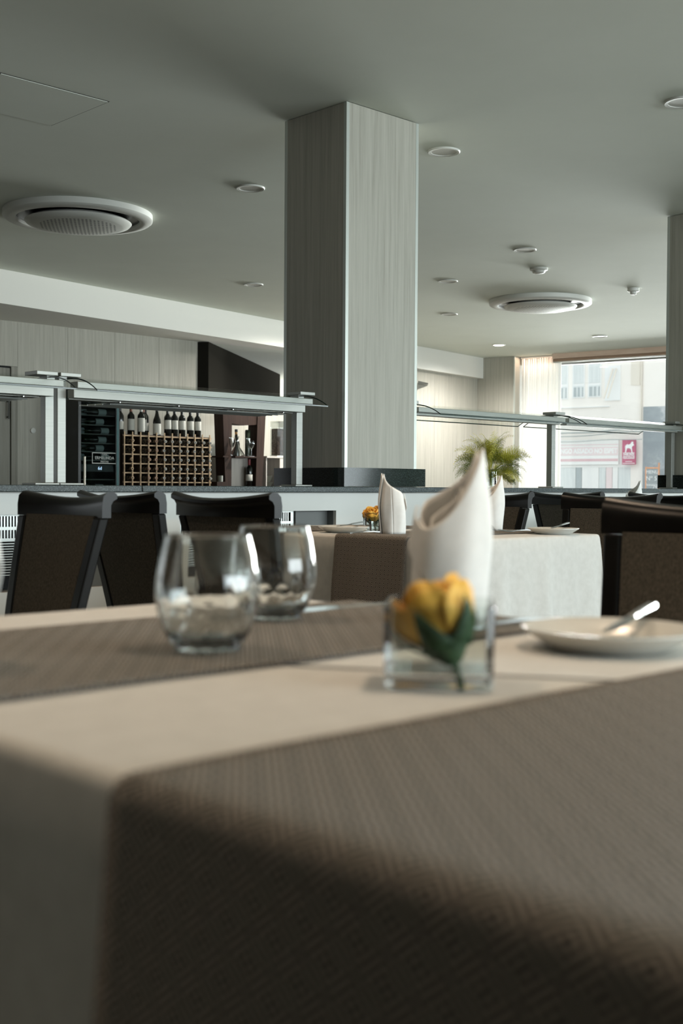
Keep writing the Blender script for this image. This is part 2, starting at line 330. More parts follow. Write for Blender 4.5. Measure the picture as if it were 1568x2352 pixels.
# street wall with wide windows
b = MB(); b.uvbox(15.80, -10.4, 0, 15.95, 8.16, 0.35); b.uvbox(15.80, -10.4, 2.72, 15.95, 8.16, 2.80)
for v in (-5.0, -1.6, 2.2, -10.4): b.uvbox(15.80, v, 0.35, 15.95, v + 0.12, 2.72)
struct(b.build('wall_right', M['white']), 'street side wall with wide windows')
for n, (v0, v1) in enumerate(((2.32, 8.14), (-1.48, 2.2), (-4.88, -1.6), (-10.28, -5.0))):
    w = MB()
    for (a0, a1, z0, z1) in ((v0, v0 + .05, .35, 2.72), (v1 - .05, v1, .35, 2.72), (v0, v1, .35, .40), (v0, v1, 2.67, 2.72)): w.uvbox(15.83, a0, z0, 15.89, a1, z1)
    wo = w.build('window_%d' % (n + 1), M['frame_grey']); struct(wo, ('wide street window right of the curtain', 'street window behind the second column', 'street window near the front wall', 'corner street window')[n])
    p = MB(); p.uvbox(15.855, v0 + .05, .40, 15.863, v1 - .05, 2.67); p.build('pane', M['pane'], wo)
# front wall (behind the camera) with tall windows, left wall
b = MB(); b.box(-4.2, -7.65, 0, 17.6, -7.50, 0.35); b.box(-4.2, -7.65, 2.66, 17.6, -7.50, 2.80); b.box(-4.2, -7.65, .35, 0.8, -7.50, 2.66)
for x in (0.8, 4.4, 8.2, 12.0, 16.2): b.box(x, -7.65, 0.35, x + 0.3, -7.50, 2.66)
struct(b.build('wall_front', M['walnut']), 'window wall behind the camera')
b = MB(); b.box(-4.3, -8.0, 0, -4.2, 14.2, 2.8); struct(b.build('wall_left', M['walnut']), 'wood wall at the left end of the room')
# oak pelmet, blind box, curtain
b = MB(); b.uvbox(15.48, -4.8, 2.725, 15.60, 7.545, 2.799); pe = b.build('trim_2', M['pelmet']); struct(pe, 'pale oak pelmet above the street window')
b = MB(); b.uvbox(15.50, -4.8, 2.685, 15.59, 7.545, 2.722); b.build('blind_box', M['pelmet_brown'], pe)
b = MB(); b.uvbox(15.495, -4.8, 2.668, 15.52, 7.545, 2.683); b.build('bottom_rail', M['ac_white'], pe)
b = MB(); nn = 120; r0 = []; r1 = []
for i in range(nn + 1):
    v = 7.50 + 0.62 * i / nn; u = 15.66 + 0.028 * sin(i * 0.9) + 0.008 * sin(i * 0.37 + 1)
    r0.append(wuv(u, v, 0.02)); r1.append(wuv(u, v, 2.77))
b.loft([r0, r1], closed=False, caps=False); cu = b.build('sheer_curtain', M['sheer'], smooth=True)
tag(cu, 'white sheer pleated curtain beside the wood pier', 'curtain')
rl = MB(); rl.uvbox(15.645, 7.3, 2.772, 15.675, 8.13, 2.797); rl.build('curtain_rail', M['ac_white'], cu)

# ------------------------------------------------------------------ columns
def column(name, x0, y0, x1, y1, label):
    c = bx(name, x0 + .02, y0 + .02, 0, x1 - .02, y1 - .02, 2.799, M['void']); struct(c, label)
    bx('panel', x0 + .018, y0, 0, x1 - .018, y0 + .02, 2.797, M['wood'], c); bx('panel', x0, y0 + .018, 0, x0 + .02, y1 - .018, 2.797, M['wood'], c)
    bx('panel', x1 - .02, y0 + .018, 0, x1, y1 - .018, 2.797, M['wood'], c); bx('panel', x0 + .018, y1 - .02, 0, x1 - .018, y1, 2.797, M['wood'], c)
    for (cx_, cy_) in ((x0, y0), (x1, y0), (x0, y1), (x1, y1)):
        sx = 1 if cx_ == x0 else -1; sy = 1 if cy_ == y0 else -1
        b = MB(); b.box(min(cx_ - .001 * sx, cx_ + .019 * sx), min(cy_ - .001 * sy, cy_ + .019 * sy), 0, max(cx_ - .001 * sx, cx_ + .019 * sx), max(cy_ - .001 * sy, cy_ + .019 * sy), 2.797)
        b.build('corner_trim', M['trim'], c)
    k = .035
    bx('granite_skirting', x0 - k, y0 - k, .902, x1 + k, y0 - k + .02, .995, M['granite'], c)
    bx('granite_skirting', x0 - k, y0 - k + .021, .902, x0 - k + .02, y1 + k, .995, M['granite'], c)
    bx('granite_skirting', x1 + k - .02, y0 - k + .021, .902, x1 + k, y1 + k, .995, M['granite'], c)
    bx('granite_skirting', x0 - k + .021, y1 + k - .02, .902, x1 + k - .021, y1 + k, .995, M['granite'], c)
    return c
column('column', 4.118, 4.275, 4.640, 4.735, 'tall square wood clad column in the middle, rising from the counter')
column('column', 7.445, 4.025, 7.965, 4.494, 'second wood clad column at the right edge of the view')

# ------------------------------------------------------------------ buffet counter
bc = empty('buffet_counter', (0, 0, 0), 0, 'long white buffet counter with black granite top around the column', 'counter')
YF = 4.03
slabs = [(0.2, 2.7195), (2.7225, 4.08)]
for x0, x1 in slabs: bx('granite_top', x0, 3.98, .874, x1, 5.0, .900, M['granite_edge'], bc, bevel=.003)
bx('granite_top', 4.0835, 3.98, .874, 7.405, 4.238, .900, M['granite_edge'], bc, bevel=.003)
bx('granite_top', 4.68, 4.24, .874, 7.40, 5.0, .900, M['granite_edge'], bc)
bx('granite_top', 7.407, 3.955, .874, 10.2, 3.985, .900, M['granite_edge'], bc); bx('granite_top', 8.01, 3.99, .874, 10.2, 5.0, .900, M['granite_edge'], bc)
OPEN = [(1.86, 2.75), (2.942, 3.83)]
fp = MB(); fp.box(.25, YF, .79, 10.1, YF + .02, .873); fp.box(.25, YF, .10, 10.1, YF + .02, .503)
xs = [.25] + [q for o in OPEN for q in o] + [10.1]
for i in range(0, len(xs), 2): fp.box(xs[i], YF, .503, xs[i + 1], YF + .02, .79)
fp.build('front_panel', M['white'], bc)
bx('plinth', .3, YF + .06, 0, 10.0, YF + .08, .10, M['void'], bc)
bx('end_panel', .25, YF + .021, .1, .27, 4.95, .873, M['white'], bc); bx('end_panel', 10.08, YF + .021, .1, 10.1, 4.95, .873, M['white'], bc)
for (x0, x1) in OPEN:
    g = MB(); yg = YF + .07; xv = x1 - .22
    n = int((xv - x0) / .0125)
    for (z0, z1) in ((.742, .783), (.699, .730)):
        for i in range(n): g.box(x0 + i * .0125, yg, z0, x0 + i * .0125 + .006, yg + .006, z1)
    g.box(x0, yg - .001, .730, xv, yg + .007, .742); g.box(x0, yg - .001, .690, xv, yg + .007, .699); g.box(x0, yg - .001, .782, xv, yg + .007, .80)
    for i in range(14): g.box(x0, yg - .012, .560 + i * .0098, xv, yg + .002, .5636 + i * .0098)
    g.box(xv, yg - .001, .55, xv + .02, yg + .007, .80)
    go = g.build('vent_grille', M['grille'], bc)
    bx('recess_back', x0 - .03, YF + .16, .48, x1 + .03, YF + .17, .83, M['void'], bc)
    rb = MB(); rb.box(x0 - .02, YF + .021, .485, x1 + .02, YF + .16, .503); rb.box(x1, YF + .021, .503, x1 + .02, YF + .16, .82); rb.box(x0 - .02, YF + .021, .503, x0, YF + .16, .82); rb.box(x0 - .02, YF + .021, .80, x1 + .02, YF + .16, .82)
    rb.build('recess_lining', M['recess_grey'], bc)
    bx('side_panel', xv + .022, YF + .06, .503, x1 - .001, YF + .075, .80, M['recess_grey'], bc)

# ------------------------------------------------------------------ sneeze guards
def guard(x0, x1, posts, label, grid, ex0, ex1):
    g = empty('sneeze_guard', ((x0 + x1) / 2, 4.43, .90), 0, label, 'sneeze guard', 'glass sneeze guards along the buffet counter')
    ox, oy, oz = g.location
    def B(name, a, b_, c, d, e, f, m, p=None, bev=0): return bx(name, a - ox, b_ - oy, c - oz, d - ox, e - oy, f - oz, m, p or g, bev)
    for px_ in posts:
        po = B('post', px_ - .02, 4.41, .909, px_ + .02, 4.45, 1.332, M['steel'], None, .002)
        fl, fr_ = (.085, .027) if px_ == 2.556 else ((.027, .085) if px_ == 2.613 else (.055, .055)); cl, cr = (.075, .022) if px_ == 2.556 else (.022, .075)
        B('foot_plate', px_ - fl, 4.375, .9005, px_ + fr_, 4.485, .9085, M['steel'], po, .002)
        B('clamp', px_ - cl, 4.38, 1.350, px_ + cr, 4.48, 1.366, M['steel'], po, .002)
        B('clamp_block', px_ - .018, 4.40, 1.3325, px_ + .018, 4.46, 1.3495, M['steel'], po)
    # arched glass sheet: flat middle, drooping front and rear edges, dark green edges
    prof = []
    for i in range(25):
        t = i / 24 * 2 - 1; y = 4.43 + .24 * t; prof.append((y, 1.3475 - .060 * abs(t) ** 2.6))
    gl = MB(); th = .006; n = len(prof)
    X0, X1 = ex0, ex1
    vs_ = []
    for X in (X0, X1):
        for (y, z) in prof: vs_.append((X - ox, y - oy, z - oz - th))
        for (y, z) in prof: vs_.append((X - ox, y - oy, z - oz))
    fs = []; q = 2 * n
    for i in range(n - 1): fs.append(((i, i + 1, q + i + 1, q + i), 0)); fs.append(((n + i, q + n + i, q + n + i + 1, n + i + 1), 0)); fs.append(((i, n + i, n + i + 1, i + 1), 1)); fs.append(((q + i, q + i + 1, q + n + i + 1, q + n + i), 1))
    fs += [((0, q, q + n, n), 1), ((n - 1, 2 * n - 1, q + 2 * n - 1, q + n - 1), 1)]
    for f, mi in fs:
        gl.f.append(f); gl.mi.append(mi)
    gl.v = vs_; gl.build('glass_canopy', [M['guard_glass'], M['glass_edge']], g, smooth=True)
    hi = .012 if not grid else 0
    B('lower_profile', x0 + .024, 4.355, 1.262 + hi * 2, x1 - .012, 4.404, 1.297, M['steel'], None, .002)
    B('upper_profile', x0 + .036, 4.345, 1.303, x1 + .028, 4.404, 1.330, M['steel'], None, .002)
    B('profile_groove', x0 + .04, 4.362, 1.297, x1 - .02, 4.40, 1.303, M['steel_dark'])
    if grid:
        w = MB()
        for k in range(5): w.tube([(x0 + .24 - k * .01 - ox, 4.415 + k * .045 - oy, 1.250 - oz), (x1 - .10 - ox, 4.415 + k * .045 - oy, 1.250 - oz)], .0035, 6)
        for k in range(4):
            X = x0 + .26 + k * (x1 - x0 - .40) / 3; w.tube([(X - ox, 4.37 - oy, 1.256 - oz), (X - ox, 4.615 - oy, 1.256 - oz)], .003, 6)
        w.build('wire_grid', M['grille'], g)
        B('tray', x0 + .03, 4.405, 1.258, x1 - .05, 4.47, 1.262, M['steel_dark'])
guard(1.226, 2.556, (2.556, 1.226), 'leftmost glass sneeze guard, cut off by the left edge', True, 1.27, 2.548)
guard(2.613, 3.94, (2.613, 3.94), 'sneeze guard with steel light bar and wire grid left of the column', True, 2.645, 3.925)
guard(4.70, 6.03, (4.70, 6.03), 'sneeze guard right of the column, above the fern', False, 4.735, 6.008)
guard(6.062, 7.385, (7.41,), 'rightmost sneeze guard in front of the street window', False, 6.062, 7.385)

# ------------------------------------------------------------------ ceiling fixtures
def cassette(loc, label):
    c = empty('ceiling_air_conditioner', loc, 0, label, 'air conditioner', 'round ceiling air conditioners')
    b = MB(); b.lathe([(.425, -.012), (.425, -.052), (.437, -.058), (.50, -.050), (.513, -.040), (.513, -.001), (.425, -.001)], 64, closed=True); b.build('outer_ring', M['ac_white'], c, smooth=True)
    b = MB(); b.lathe([(.424, -.002), (.424, -.030), (.28, -.030), (.28, -.002)], 64, closed=True); b.build('air_slot', M['black'], c)
    b = MB(); b.lathe([(.0, -.104), (.15, -.102), (.30, -.092), (.355, -.078), (.368, -.064), (.350, -.052), (.30, -.034), (.0, -.034)], 64); b.build('intake_cover', M['dots'], c, smooth=True)
    return c
cassette((4.487, 7.354, 2.80), 'nearer round white ceiling air conditioner, left of the column')
cassette((9.869, 7.404, 2.80), 'farther round white ceiling air conditioner, right of the column')
def downlight(loc, label, lit=False):
    d = empty('downlight', loc, 0, label, 'ceiling light', 'recessed round ceiling lights')
    b = MB(); b.lathe([(.072, -.002), (.072, -.008), (.088, -.010), (.092, -.006), (.092, -.0005), (.072, -.0005)], 32, closed=True); b.build('ring', M['ac_white'], d, smooth=True)
    b = MB(); b.lathe([(0, -.0045), (.0715, -.0045), (.0715, -.0010), (0, -.0010)], 32); b.build('lens', M['lamp_on'] if lit else M['lamp_off'], d)
    return d
for (x, y, t) in ((4.877, 5.941, 'round ceiling light close to the left side of the column'), (5.12, 4.522, 'nearest round ceiling light right of the column top'),
                  (7.222, 8.746, 'small round ceiling light above the soffit, left of the column'), (7.681, 5.917, 'round ceiling light just before the domed smoke detector'),
                  (8.349, 7.313, 'round ceiling light left of the farther air conditioner'), (9.948, 8.691, 'round ceiling light beyond and left of the farther air conditioner'),
                  (12.693, 8.599, 'farthest unlit round ceiling light, near the oak pelmet'), (5.294, 3.119, 'round ceiling light cut off by the right edge')):
    downlight((x, y, 2.80), t)
lit_d = downlight((12.551, 10.087, 2.80), 'lit round ceiling light glowing before the corner pier', True)
sd = empty('smoke_detector', (8.417, 6.332, 2.80), 0, 'white domed smoke detector between a ceiling light and the farther air conditioner', 'smoke detector')
b = MB(); b.lathe([(.078, -.0005), (.078, -.018), (.06, -.022)], 24); b.build('base', M['ac_white'], sd, smooth=True)
b = MB(); b.lathe([(.06, -.020), (.05, -.042), (.02, -.05), (0, -.05)], 24); b.build('dome', M['ac_white'], sd, smooth=True)
ps = empty('motion_sensor', (9.88, 6.323, 2.80), 0, 'small white ceiling motion sensor right of the farther air conditioner', 'sensor')
b = MB(); b.lathe([(.055, -.0005), (.055, -.03), (.04, -.035), (0, -.035)], 20); b.build('base', M['ac_white'], ps, smooth=True)
b = MB(); b.lathe([(.03, -.034), (.03, -.055), (.015, -.062), (0, -.062)], 16); b.build('lens', M['lamp_off'], ps, smooth=True)
hp = empty('access_panel', (3.0, 5.39, 2.80), 0, 'square ceiling access panel with thin dark seam, upper left', 'access panel')
bx('door', -.288, -.272, -.0035, .288, .272, -.0005, M['ceiling'], hp)
b = MB()
for q in ((-.295, -.279, .295, -.2735), (-.295, .2735, .295, .279), (-.295, -.2735, -.2895, .2735), (.2895, -.2735, .295, .2735)): b.box(q[0], q[1], -.0012, q[2], q[3], -.0004)
b.build('seam', M['steel_dark'], hp)

# ------------------------------------------------------------------ back zone: door, fridge, wine rack, stand
dr = bx('door_1', 5.02, 10.715, 0, 5.775, 10.738, 2.04, M['door_wood']); struct(dr, 'grey laminate service door at the far left')
hb = MB(); hb.tube([(5.745, 10.68, 1.54), (5.745, 10.68, 1.73)], .009, 8); hb.tube([(5.745, 10.714, 1.56), (5.745, 10.68, 1.56)], .006, 6); hb.tube([(5.745, 10.714, 1.71), (5.745, 10.68, 1.71)], .006, 6)
hb.build('handle', M['steel_dark'], dr)
struct(bx('trim_3', 5.782, 10.700, 0, 5.85, 10.738, 2.055, M['door_wood']), 'door frame strip right of the service door')
kn = MB(); kn.lathe([(0, -.0), (.028, 0), (.028, .012), (.022, .016), (0, .016)], 20); ko = kn.build('wall_disc', M['ac_white'], smooth=True, loc=(6.025, 10.719, 1.439)); ko.rotation_euler = (pi / 2, 0, 0)
tag(ko, 'small round pale disc fixed to the wood wall left of the posts', 'wall disc')
# wine fridge
FX0, FX1, FY = 6.257, 6.733, 10.25
fr = empty('wine_fridge', ((FX0 + FX1) / 2, 10.47, 0), 0, 'tall black glass door wine fridge beside the rack', 'wine fridge')
def FB(name, a, b_, c, d, e, f, m, p=None, bev=0): return bx(name, a - fr.location.x, b_ - 10.47, c, d - fr.location.x, e - 10.47, f, m, p or fr, bev)
cs = MB(); o_ = fr.location.x
for q in ((FX0, 10.27, 0, FX0 + .02, 10.7, 1.85), (FX1 - .02, 10.27, 0, FX1, 10.7, 1.85), (FX0 + .02, 10.68, 0, FX1 - .02, 10.7, 1.85), (FX0 + .02, 10.27, 1.82, FX1 - .02, 10.68, 1.85), (FX0 + .02, 10.27, 0, FX1 - .02, 10.68, .1)): cs.box(q[0] - o_, q[1] - 10.47, q[2], q[3] - o_, q[4] - 10.47, q[5])
cs.build('cabinet', M['black'], fr)
df = MB()
for q in ((FX0, .02, FX0 + .03, 1.85), (FX1 - .045, .02, FX1, 1.85), (FX0 + .03, .02, FX1 - .045, .1), (FX0 + .03, 1.80, FX1 - .045, 1.85)): df.box(q[0] - o_, FY - 10.47, q[1], q[2] - o_, FY + .018 - 10.47, q[3])
dfo = df.build('door_frame', M['black'], fr)
gs = FB('glass_strip', FX1 - .036, FY - .003, .1, FX1 - .012, FY, 1.82, mat('blue_green_glass_edge', (0.05, 0.12, 0.13), 0.08, spec=0.8), dfo)
FB('door_glass', FX0 + .03, FY + .004, .1, FX1 - .045, FY + .010, 1.80, thin_glass('fridge_door_glass', (0.62, 0.67, 0.67), 0.10), fr)
FB('door_handle', FX0 + .045, FY - .035, .55, FX0 + .063, FY - .018, 1.181, M['handle_pale'], fr, .003)
SHELF = [1.69, 1.60, 1.505, 1.415, 1.325, 1.24, 1.155, 0.965, 0.85]
for z in SHELF: FB('shelf', FX0 + .022, FY + .03, z - .012, FX1 - .022, 10.67, z - .004, M['steel_dark'], fr)
FB('control_panel', FX0 + .022, FY + .03, 1.035, FX1 - .022, 10.5, 1.105, M['black'], fr)
text('display_digits', '6d', .045, (6.52 - o_, FY + .028 - 10.47, 1.068), (pi / 2, 0, 0), M['led'], fr)
lg = MB()
for q in ((6.415, 1.115, 6.70, 1.122), (6.415, 1.218, 6.70, 1.225), (6.415, 1.122, 6.421, 1.218), (6.694, 1.122, 6.70, 1.218)): lg.box(q[0] - o_, FY + .002 - 10.47, q[1], q[2] - o_, FY + .0038 - 10.47, q[3])
lg.build('logo_border', M['letter_silver'], fr)
text('logo_line', 'CASA', .024, (6.558 - o_, FY + .003 - 10.47, 1.205), (pi / 2, 0, 0), M['letter_silver'], fr, ext=.0008)
text('logo_line', 'ERMELINDA', .042, (6.558 - o_, FY + .003 - 10.47, 1.171), (pi / 2, 0, 0), M['letter_silver'], fr, ext=.0008)
text('logo_line', 'FREITAS', .026, (6.558 - o_, FY + .003 - 10.47, 1.135), (pi / 2, 0, 0), M['letter_silver'], fr, ext=.0008)

BORD = [(0, 0), (.033, 0), (.037, .004), (.0375, .19), (.034, .205), (.02, .222), (.0145, .235), (.0135, .297), (0, .297)]
BURG = [(0, 0), (.036, 0), (.041, .004), (.041, .14), (.036, .165), (.022, .205), (.0155, .235), (.014, .297), (0, .297)]
def bottle_proto(prof, capm, labm, l0, l1, seg=18, capz=.235):
    o = empty('wine_bottle', (0, 0, 0), 0, 'x', 'bottle')
    b = MB(); b.lathe(prof, seg); b.build('body', M['bottle'], o, smooth=True)
    R = max(r for r, z in prof)
    b = MB(); b.lathe([(.0145, capz), (.0152, capz + .004), (.0152, .299), (.010, .3005), (0, .3005)], 14); b.build('capsule', capm, o, smooth=True)
    if labm:
        b = MB(); b.lathe([(R + .0002, l0), (R + .0008, l0 + .001), (R + .0008, l1 - .001), (R + .0002, l1)], 20); b.build('label', labm, o, smooth=True)
    return o
# bottles on top of the rack
BP = [bottle_proto(BORD, M['foil_red'], M['label'], .045, .16), bottle_proto(BORD, M['foil_white'], M['label'], .03, .17), bottle_proto(BURG, M['foil_black'], M['label'], .01, .12), bottle_proto(BORD, M['foil_black'], M['label'], .07, .165), bottle_proto(BORD, M['foil_black'], M['label'], .05, .13)]
TOPZ = 1.421
used = set()
tops = [(6.835, 4, 1.415, 10.40, 'partly hidden dark wine bottle standing nearest the fridge on the rack'), (6.967, 0, 1.4225, 10.40, 'wine bottle with copper foil and grey label, left of three'), (7.045, 1, 1.4225, 10.332, 'wine bottle with white foil and tall white label'),
        (7.115, 0, 1.4225, 10.40, 'wine bottle with copper foil right of the white foil bottle'), (7.185, 4, 1.4225, 10.46, 'dark wine bottle standing behind the wide bottle'), (7.24, 2, 1.4225, 10.33, 'wide sloping wine bottle with big white label low down'),
        (7.396, 3, 1.4225, 10.36, 'first of five matching wine bottles standing on the rack, nearest the fridge'), (7.485, 3, 1.4225, 10.36, 'second from left of five matching wine bottles on the rack'), (7.581, 3, 1.4225, 10.36, 'middle one of five matching wine bottles on the rack'),
        (7.69, 3, 1.4225, 10.36, 'fourth from left of five matching wine bottles on the rack'), (7.788, 3, 1.4225, 10.36, 'last of five matching wine bottles, at the right end of the rack')]
for (x, k, z, y, lab) in tops:
    place(BP[k], k in used, (x, y, 1.4225), 0, lab, 'wine bottles standing on the rack'); used.add(k)
# wine rack on a low console
co = empty('console', (7.98, 10.42, 0), 0, 'low dark console carrying wine rack and stand, mostly hidden', 'console')
bx('body', -1.22, -.30, 0, 1.22, .28, .825, M['walnut'], co); bx('top', -1.23, -.32, .826, 1.23, .29, .845, M['walnut'], co)
RX = [6.812 + .0985 * i for i in range(12)]; RZ = [.9285 - .0 + .0955 * i for i in range(6)]
rk = empty('wine_rack', (7.35, 10.42, .846), 0, 'wooden wine rack of square cells holding many bottles', 'wine rack')
rx, ry, rz_ = rk.location
RZ = [.935 + .0945 * i for i in range(6)]
for z in RZ: bx('crossbar', 6.80 - rx, 10.29 - ry, z - .006 - rz_, 7.925 - rx, 10.30 - ry, z + .006 - rz_, M['pine'], rk)
for z in RZ: bx('crossbar', 6.80 - rx, 10.54 - ry, z - .006 - rz_, 7.925 - rx, 10.55 - ry, z + .006 - rz_, M['pine'], rk)
for i, x in enumerate(RX):
    sl = bx('upright', x - .006 - rx, 10.301 - ry, 0, x + .006 - rx, 10.539 - ry, 1.4135 - rz_, M['rack_brown'], rk)
    bx('front_edge', x - .006 - rx, 10.281 - ry, 0, x + .006 - rx, 10.2895 - ry, 1.448 - rz_, M['pine'], sl)
bx('top_board', 6.80 - rx, 10.302 - ry, 1.414 - rz_, 7.92 - rx, 10.538 - ry, 1.4215 - rz_, M['rack_brown'], rk)
bx('back_board', 6.80 - rx, 10.552 - ry, 0, 7.92 - rx, 10.558 - ry, 1.41 - rz_, M['rack_brown'], rk)
def lying(capm):
    o = empty('wine_bottle', (0, 0, 0), 0, 'x', 'bottle')
    b = MB(); b.lathe([(0, 0), (.034, 0), (.0365, .004), (.0365, .19), (.033, .205), (.018, .224), (.0145, .235), (.0135, .297), (0, .297)], 14); q = b.build('body', M['bottle'], o, smooth=True)
    b = MB(); b.lathe([(.0140, .285), (.0152, .287), (.0152, .299), (.0085, .3005)], 12); c1 = b.build('mouth_ring', capm, o, smooth=True)
    for k in (q, c1): k.rotation_euler = (pi / 2, 0, 0)
    return o
LP = [lying(M['cork_ring']), lying(M['cork_copper']), lying(M['cork_tan'])]; lu = set()
ORD = ['first', 'second', 'third', 'fourth', 'fifth', 'sixth', 'seventh', 'eighth', 'ninth', 'tenth', 'eleventh']
ROWN = ['topmost', 'second', 'third', 'fourth', 'fifth']
for r in range(5):
    zc = RZ[5 - r] - .0945 + .006 + .0372
    for cidx in range(11):
        if cidx == 1: continue
        k = 2 if cidx == 0 else (1 if cidx in (2, 3) else 0)
        x = (RX[cidx] + RX[cidx + 1]) / 2
        lab = 'dark bottle lying in the %s row of the rack, %s cell from the fridge' % (ROWN[r], ORD[cidx])
        o = place(LP[k], k in lu, (x, 10.51 + random.uniform(-.02, .015), zc), 0, lab, 'wine bottles lying in the rack'); lu.add(k)
# bottles lying inside the fridge
def fridge_bottle():
    o = empty('wine_bottle', (0, 0, 0), 0, 'x', 'bottle')
    b = MB(); b.lathe([(r * .86, z) for r, z in BORD], 14); q = b.build('body', M['bottle'], o, smooth=True)
    b = MB(); b.lathe([(.0324, .05), (.0328, .051), (.0328, .14), (.0324, .141)], 16); c1 = b.build('label', mat('grey_green_label', (0.50, 0.55, 0.53), 0.7), o, smooth=True)
    for k in (q, c1): k.rotation_euler = (0, -pi / 2, 0)
    return o
fbp = fridge_bottle(); fu = False
FN = ['top shelf', 'second shelf from the top', 'third shelf from the top', 'fourth shelf from the top', 'fifth shelf from the top', 'sixth shelf from the top', 'seventh shelf from the top', None, 'bottom visible shelf']
for i, z in enumerate(SHELF):
    if FN[i] is None or i == 7: continue
    for side in ((1,) if i in (0, 4) else (1, -1)):
        xx = 6.70 if side == 1 else 6.285
        lab = 'fridge wine bottle on the %s, neck pointing %s' % (FN[i], 'away from the rack' if side == 1 else 'towards the rack')
        o = place(fbp, fu, (xx - (.03 * (i % 3)) * side, 10.345 if side == 1 else 10.44, z - .0035 + .0330), 0 if side == 1 else pi, lab, 'bottles lying in the wine fridge'); fu = True
# display stand with two leaning walnut posts
st = empty('display_stand', (8.39, 10.42, .846), 0, 'dark walnut display stand with two leaning posts and shelf', 'display stand')
sx, sy, sz = st.location
def post(xt0, xt1, xb0, xb1, m):
    b = MB(); zt = 1.70 - sz; r = lambda x0, x1, z: [(x0 - sx, 10.30 - sy, z), (x1 - sx, 10.30 - sy, z), (x1 - sx, 10.46 - sy, z), (x0 - sx, 10.46 - sy, z)]
    b.loft([r(xb0, xb1, 0), r(xt0, xt1, zt)]); return b.build('post', m, st)
post(8.085, 8.21, 8.125, 8.205, M['walnut']); post(8.575, 8.69, 8.55, 8.645, M['walnut'])
b = MB(); ar = []
for i in range(9):
    t = i / 8; x = 8.212 + (8.572 - 8.212) * t; ar.append((x - sx, 1.575 + .012 * (2 * t - 1) ** 2 - sz))
up = [(x, 1.69 - sz) for x, z in ar]
b.add([(x, 10.31 - sy, z) for x, z in ar] + [(x, 10.31 - sy, z) for x, z in up] + [(x, 10.45 - sy, z) for x, z in ar] + [(x, 10.45 - sy, z) for x, z in up],
      [(i, i + 1, 9 + i + 1, 9 + i) for i in range(8)] + [(18 + i, 27 + i, 27 + i + 1, 18 + i + 1) for i in range(8)] + [(i, 18 + i, 18 + i + 1, i + 1) for i in range(8)] + [(9 + i, 9 + i + 1, 27 + i + 1, 27 + i) for i in range(8)])
b.build('header', M['walnut'], st)
bx('shelf', 8.045 - sx, 10.24 - sy, 1.212 - sz, 8.115 - sx, 10.50 - sy, 1.228 - sz, M['walnut'], st)
bx('shelf', 8.212 - sx, 10.24 - sy, 1.212 - sz, 8.548 - sx, 10.58 - sy, 1.228 - sz, M['walnut'], st)
bx('lower_panel', 8.21 - sx, 10.44 - sy, 0, 8.548 - sx, 10.46 - sy, 1.21 - sz, M['sideboard'], st)
# low pale cupboard with open shelf
cb = empty('low_cupboard', (8.87, 10.45, .846), 0, 'low pale cupboard with open front right of the display stand', 'cupboard')
cx_, cy_ = 8.87, 10.45
for n, q in (('side', (8.70, 10.30, .0, 8.712, 10.62, .374)), ('side', (8.895, 10.29, 0, 9.06, 10.62, .374)), ('top', (8.70, 10.285, .375, 9.06, 10.62, .393)), ('back', (8.712, 10.60, 0, 8.894, 10.615, .374))):
    bx(n, q[0] - cx_, q[1] - cy_, q[2], q[3] - cx_, q[4] - cy_, q[5], M['sideboard'], cb)
# glassware on the stand
def glassware(name, prof, loc, label, cat, seg=20, th=.0012):
    b = MB(); b.lathe(prof, seg); o = b.build(name, M['thin'], smooth=True, loc=loc); return tag(o, label, cat)
M['thin'] = thin_glass('thin_glassware', (0.90, 0.93, 0.92), 1.6)
FL = [(0, 0), (.03, .001), (.03, .003), (.004, .01), (.003, .085), (.012, .10), (.022, .14), (.0215, .20)]
o = glassware('champagne_flute', FL, (8.170, 10.262, 1.2285), 'slim champagne flute before the left post of the display stand', 'glass')
o = glassware('champagne_flute', FL, (8.405, 10.262, 1.2285), 'champagne flute in front of the dark bottle on the stand', 'glass')
glassware('wine_glass', [(0, 0), (.03, .001), (.03, .003), (.004, .01), (.003, .08), (.02, .095), (.036, .13), (.03, .175)], (8.485, 10.30, 1.2285), 'stemmed wine glass near the right post of the stand', 'glass')
glassware('decanter', [(0, 0), (.085, .002), (.09, .012), (.07, .05), (.03, .11), (.017, .15), (.02, .195), (.028, .22)], (8.305, 10.335, 1.2285), 'clear wide bottomed wine decanter on the display stand shelf', 'decanter')
cbp = bottle_proto(BURG, M['gold'], None, 0, 0, capz=.20); cbp.location = (8.41, 10.475, 1.2285); cbp['label'] = 'dark sparkling wine bottle with gold neck beside the decanter'; cbp['group'] = 'bottles around the display stand'
b = MB(); b.lathe([(.0153, .275), (.017, .276), (.017, .305), (0, .307)], 14); b.build('stopper', M['foil_black'], cbp, smooth=True)
rb_ = bottle_proto(BORD, M['foil_wine'], M['label'], .06, .13); rb_.location = (8.505, 10.36, .8995); rb_['label'] = 'wine bottle with red foil below the display stand shelf'; rb_['group'] = 'bottles around the display stand'
bx('pedestal', 8.455 - sx, 10.31 - sy, 0, 8.548 - sx, 10.41 - sy, .053, M['walnut'], st)
# jar against the right post
b = MB(); b.lathe([(0, 0), (.03, 0), (.032, .01), (.032, .29), (.026, .30), (0, .30)], 16); tag(b.build('tall_jar', mat('dark_green_jar', (.03, .04, .025), .2), smooth=True, loc=(8.515, 10.40, 1.2285)), 'narrow dark green jar beside the right post of the stand', 'jar')
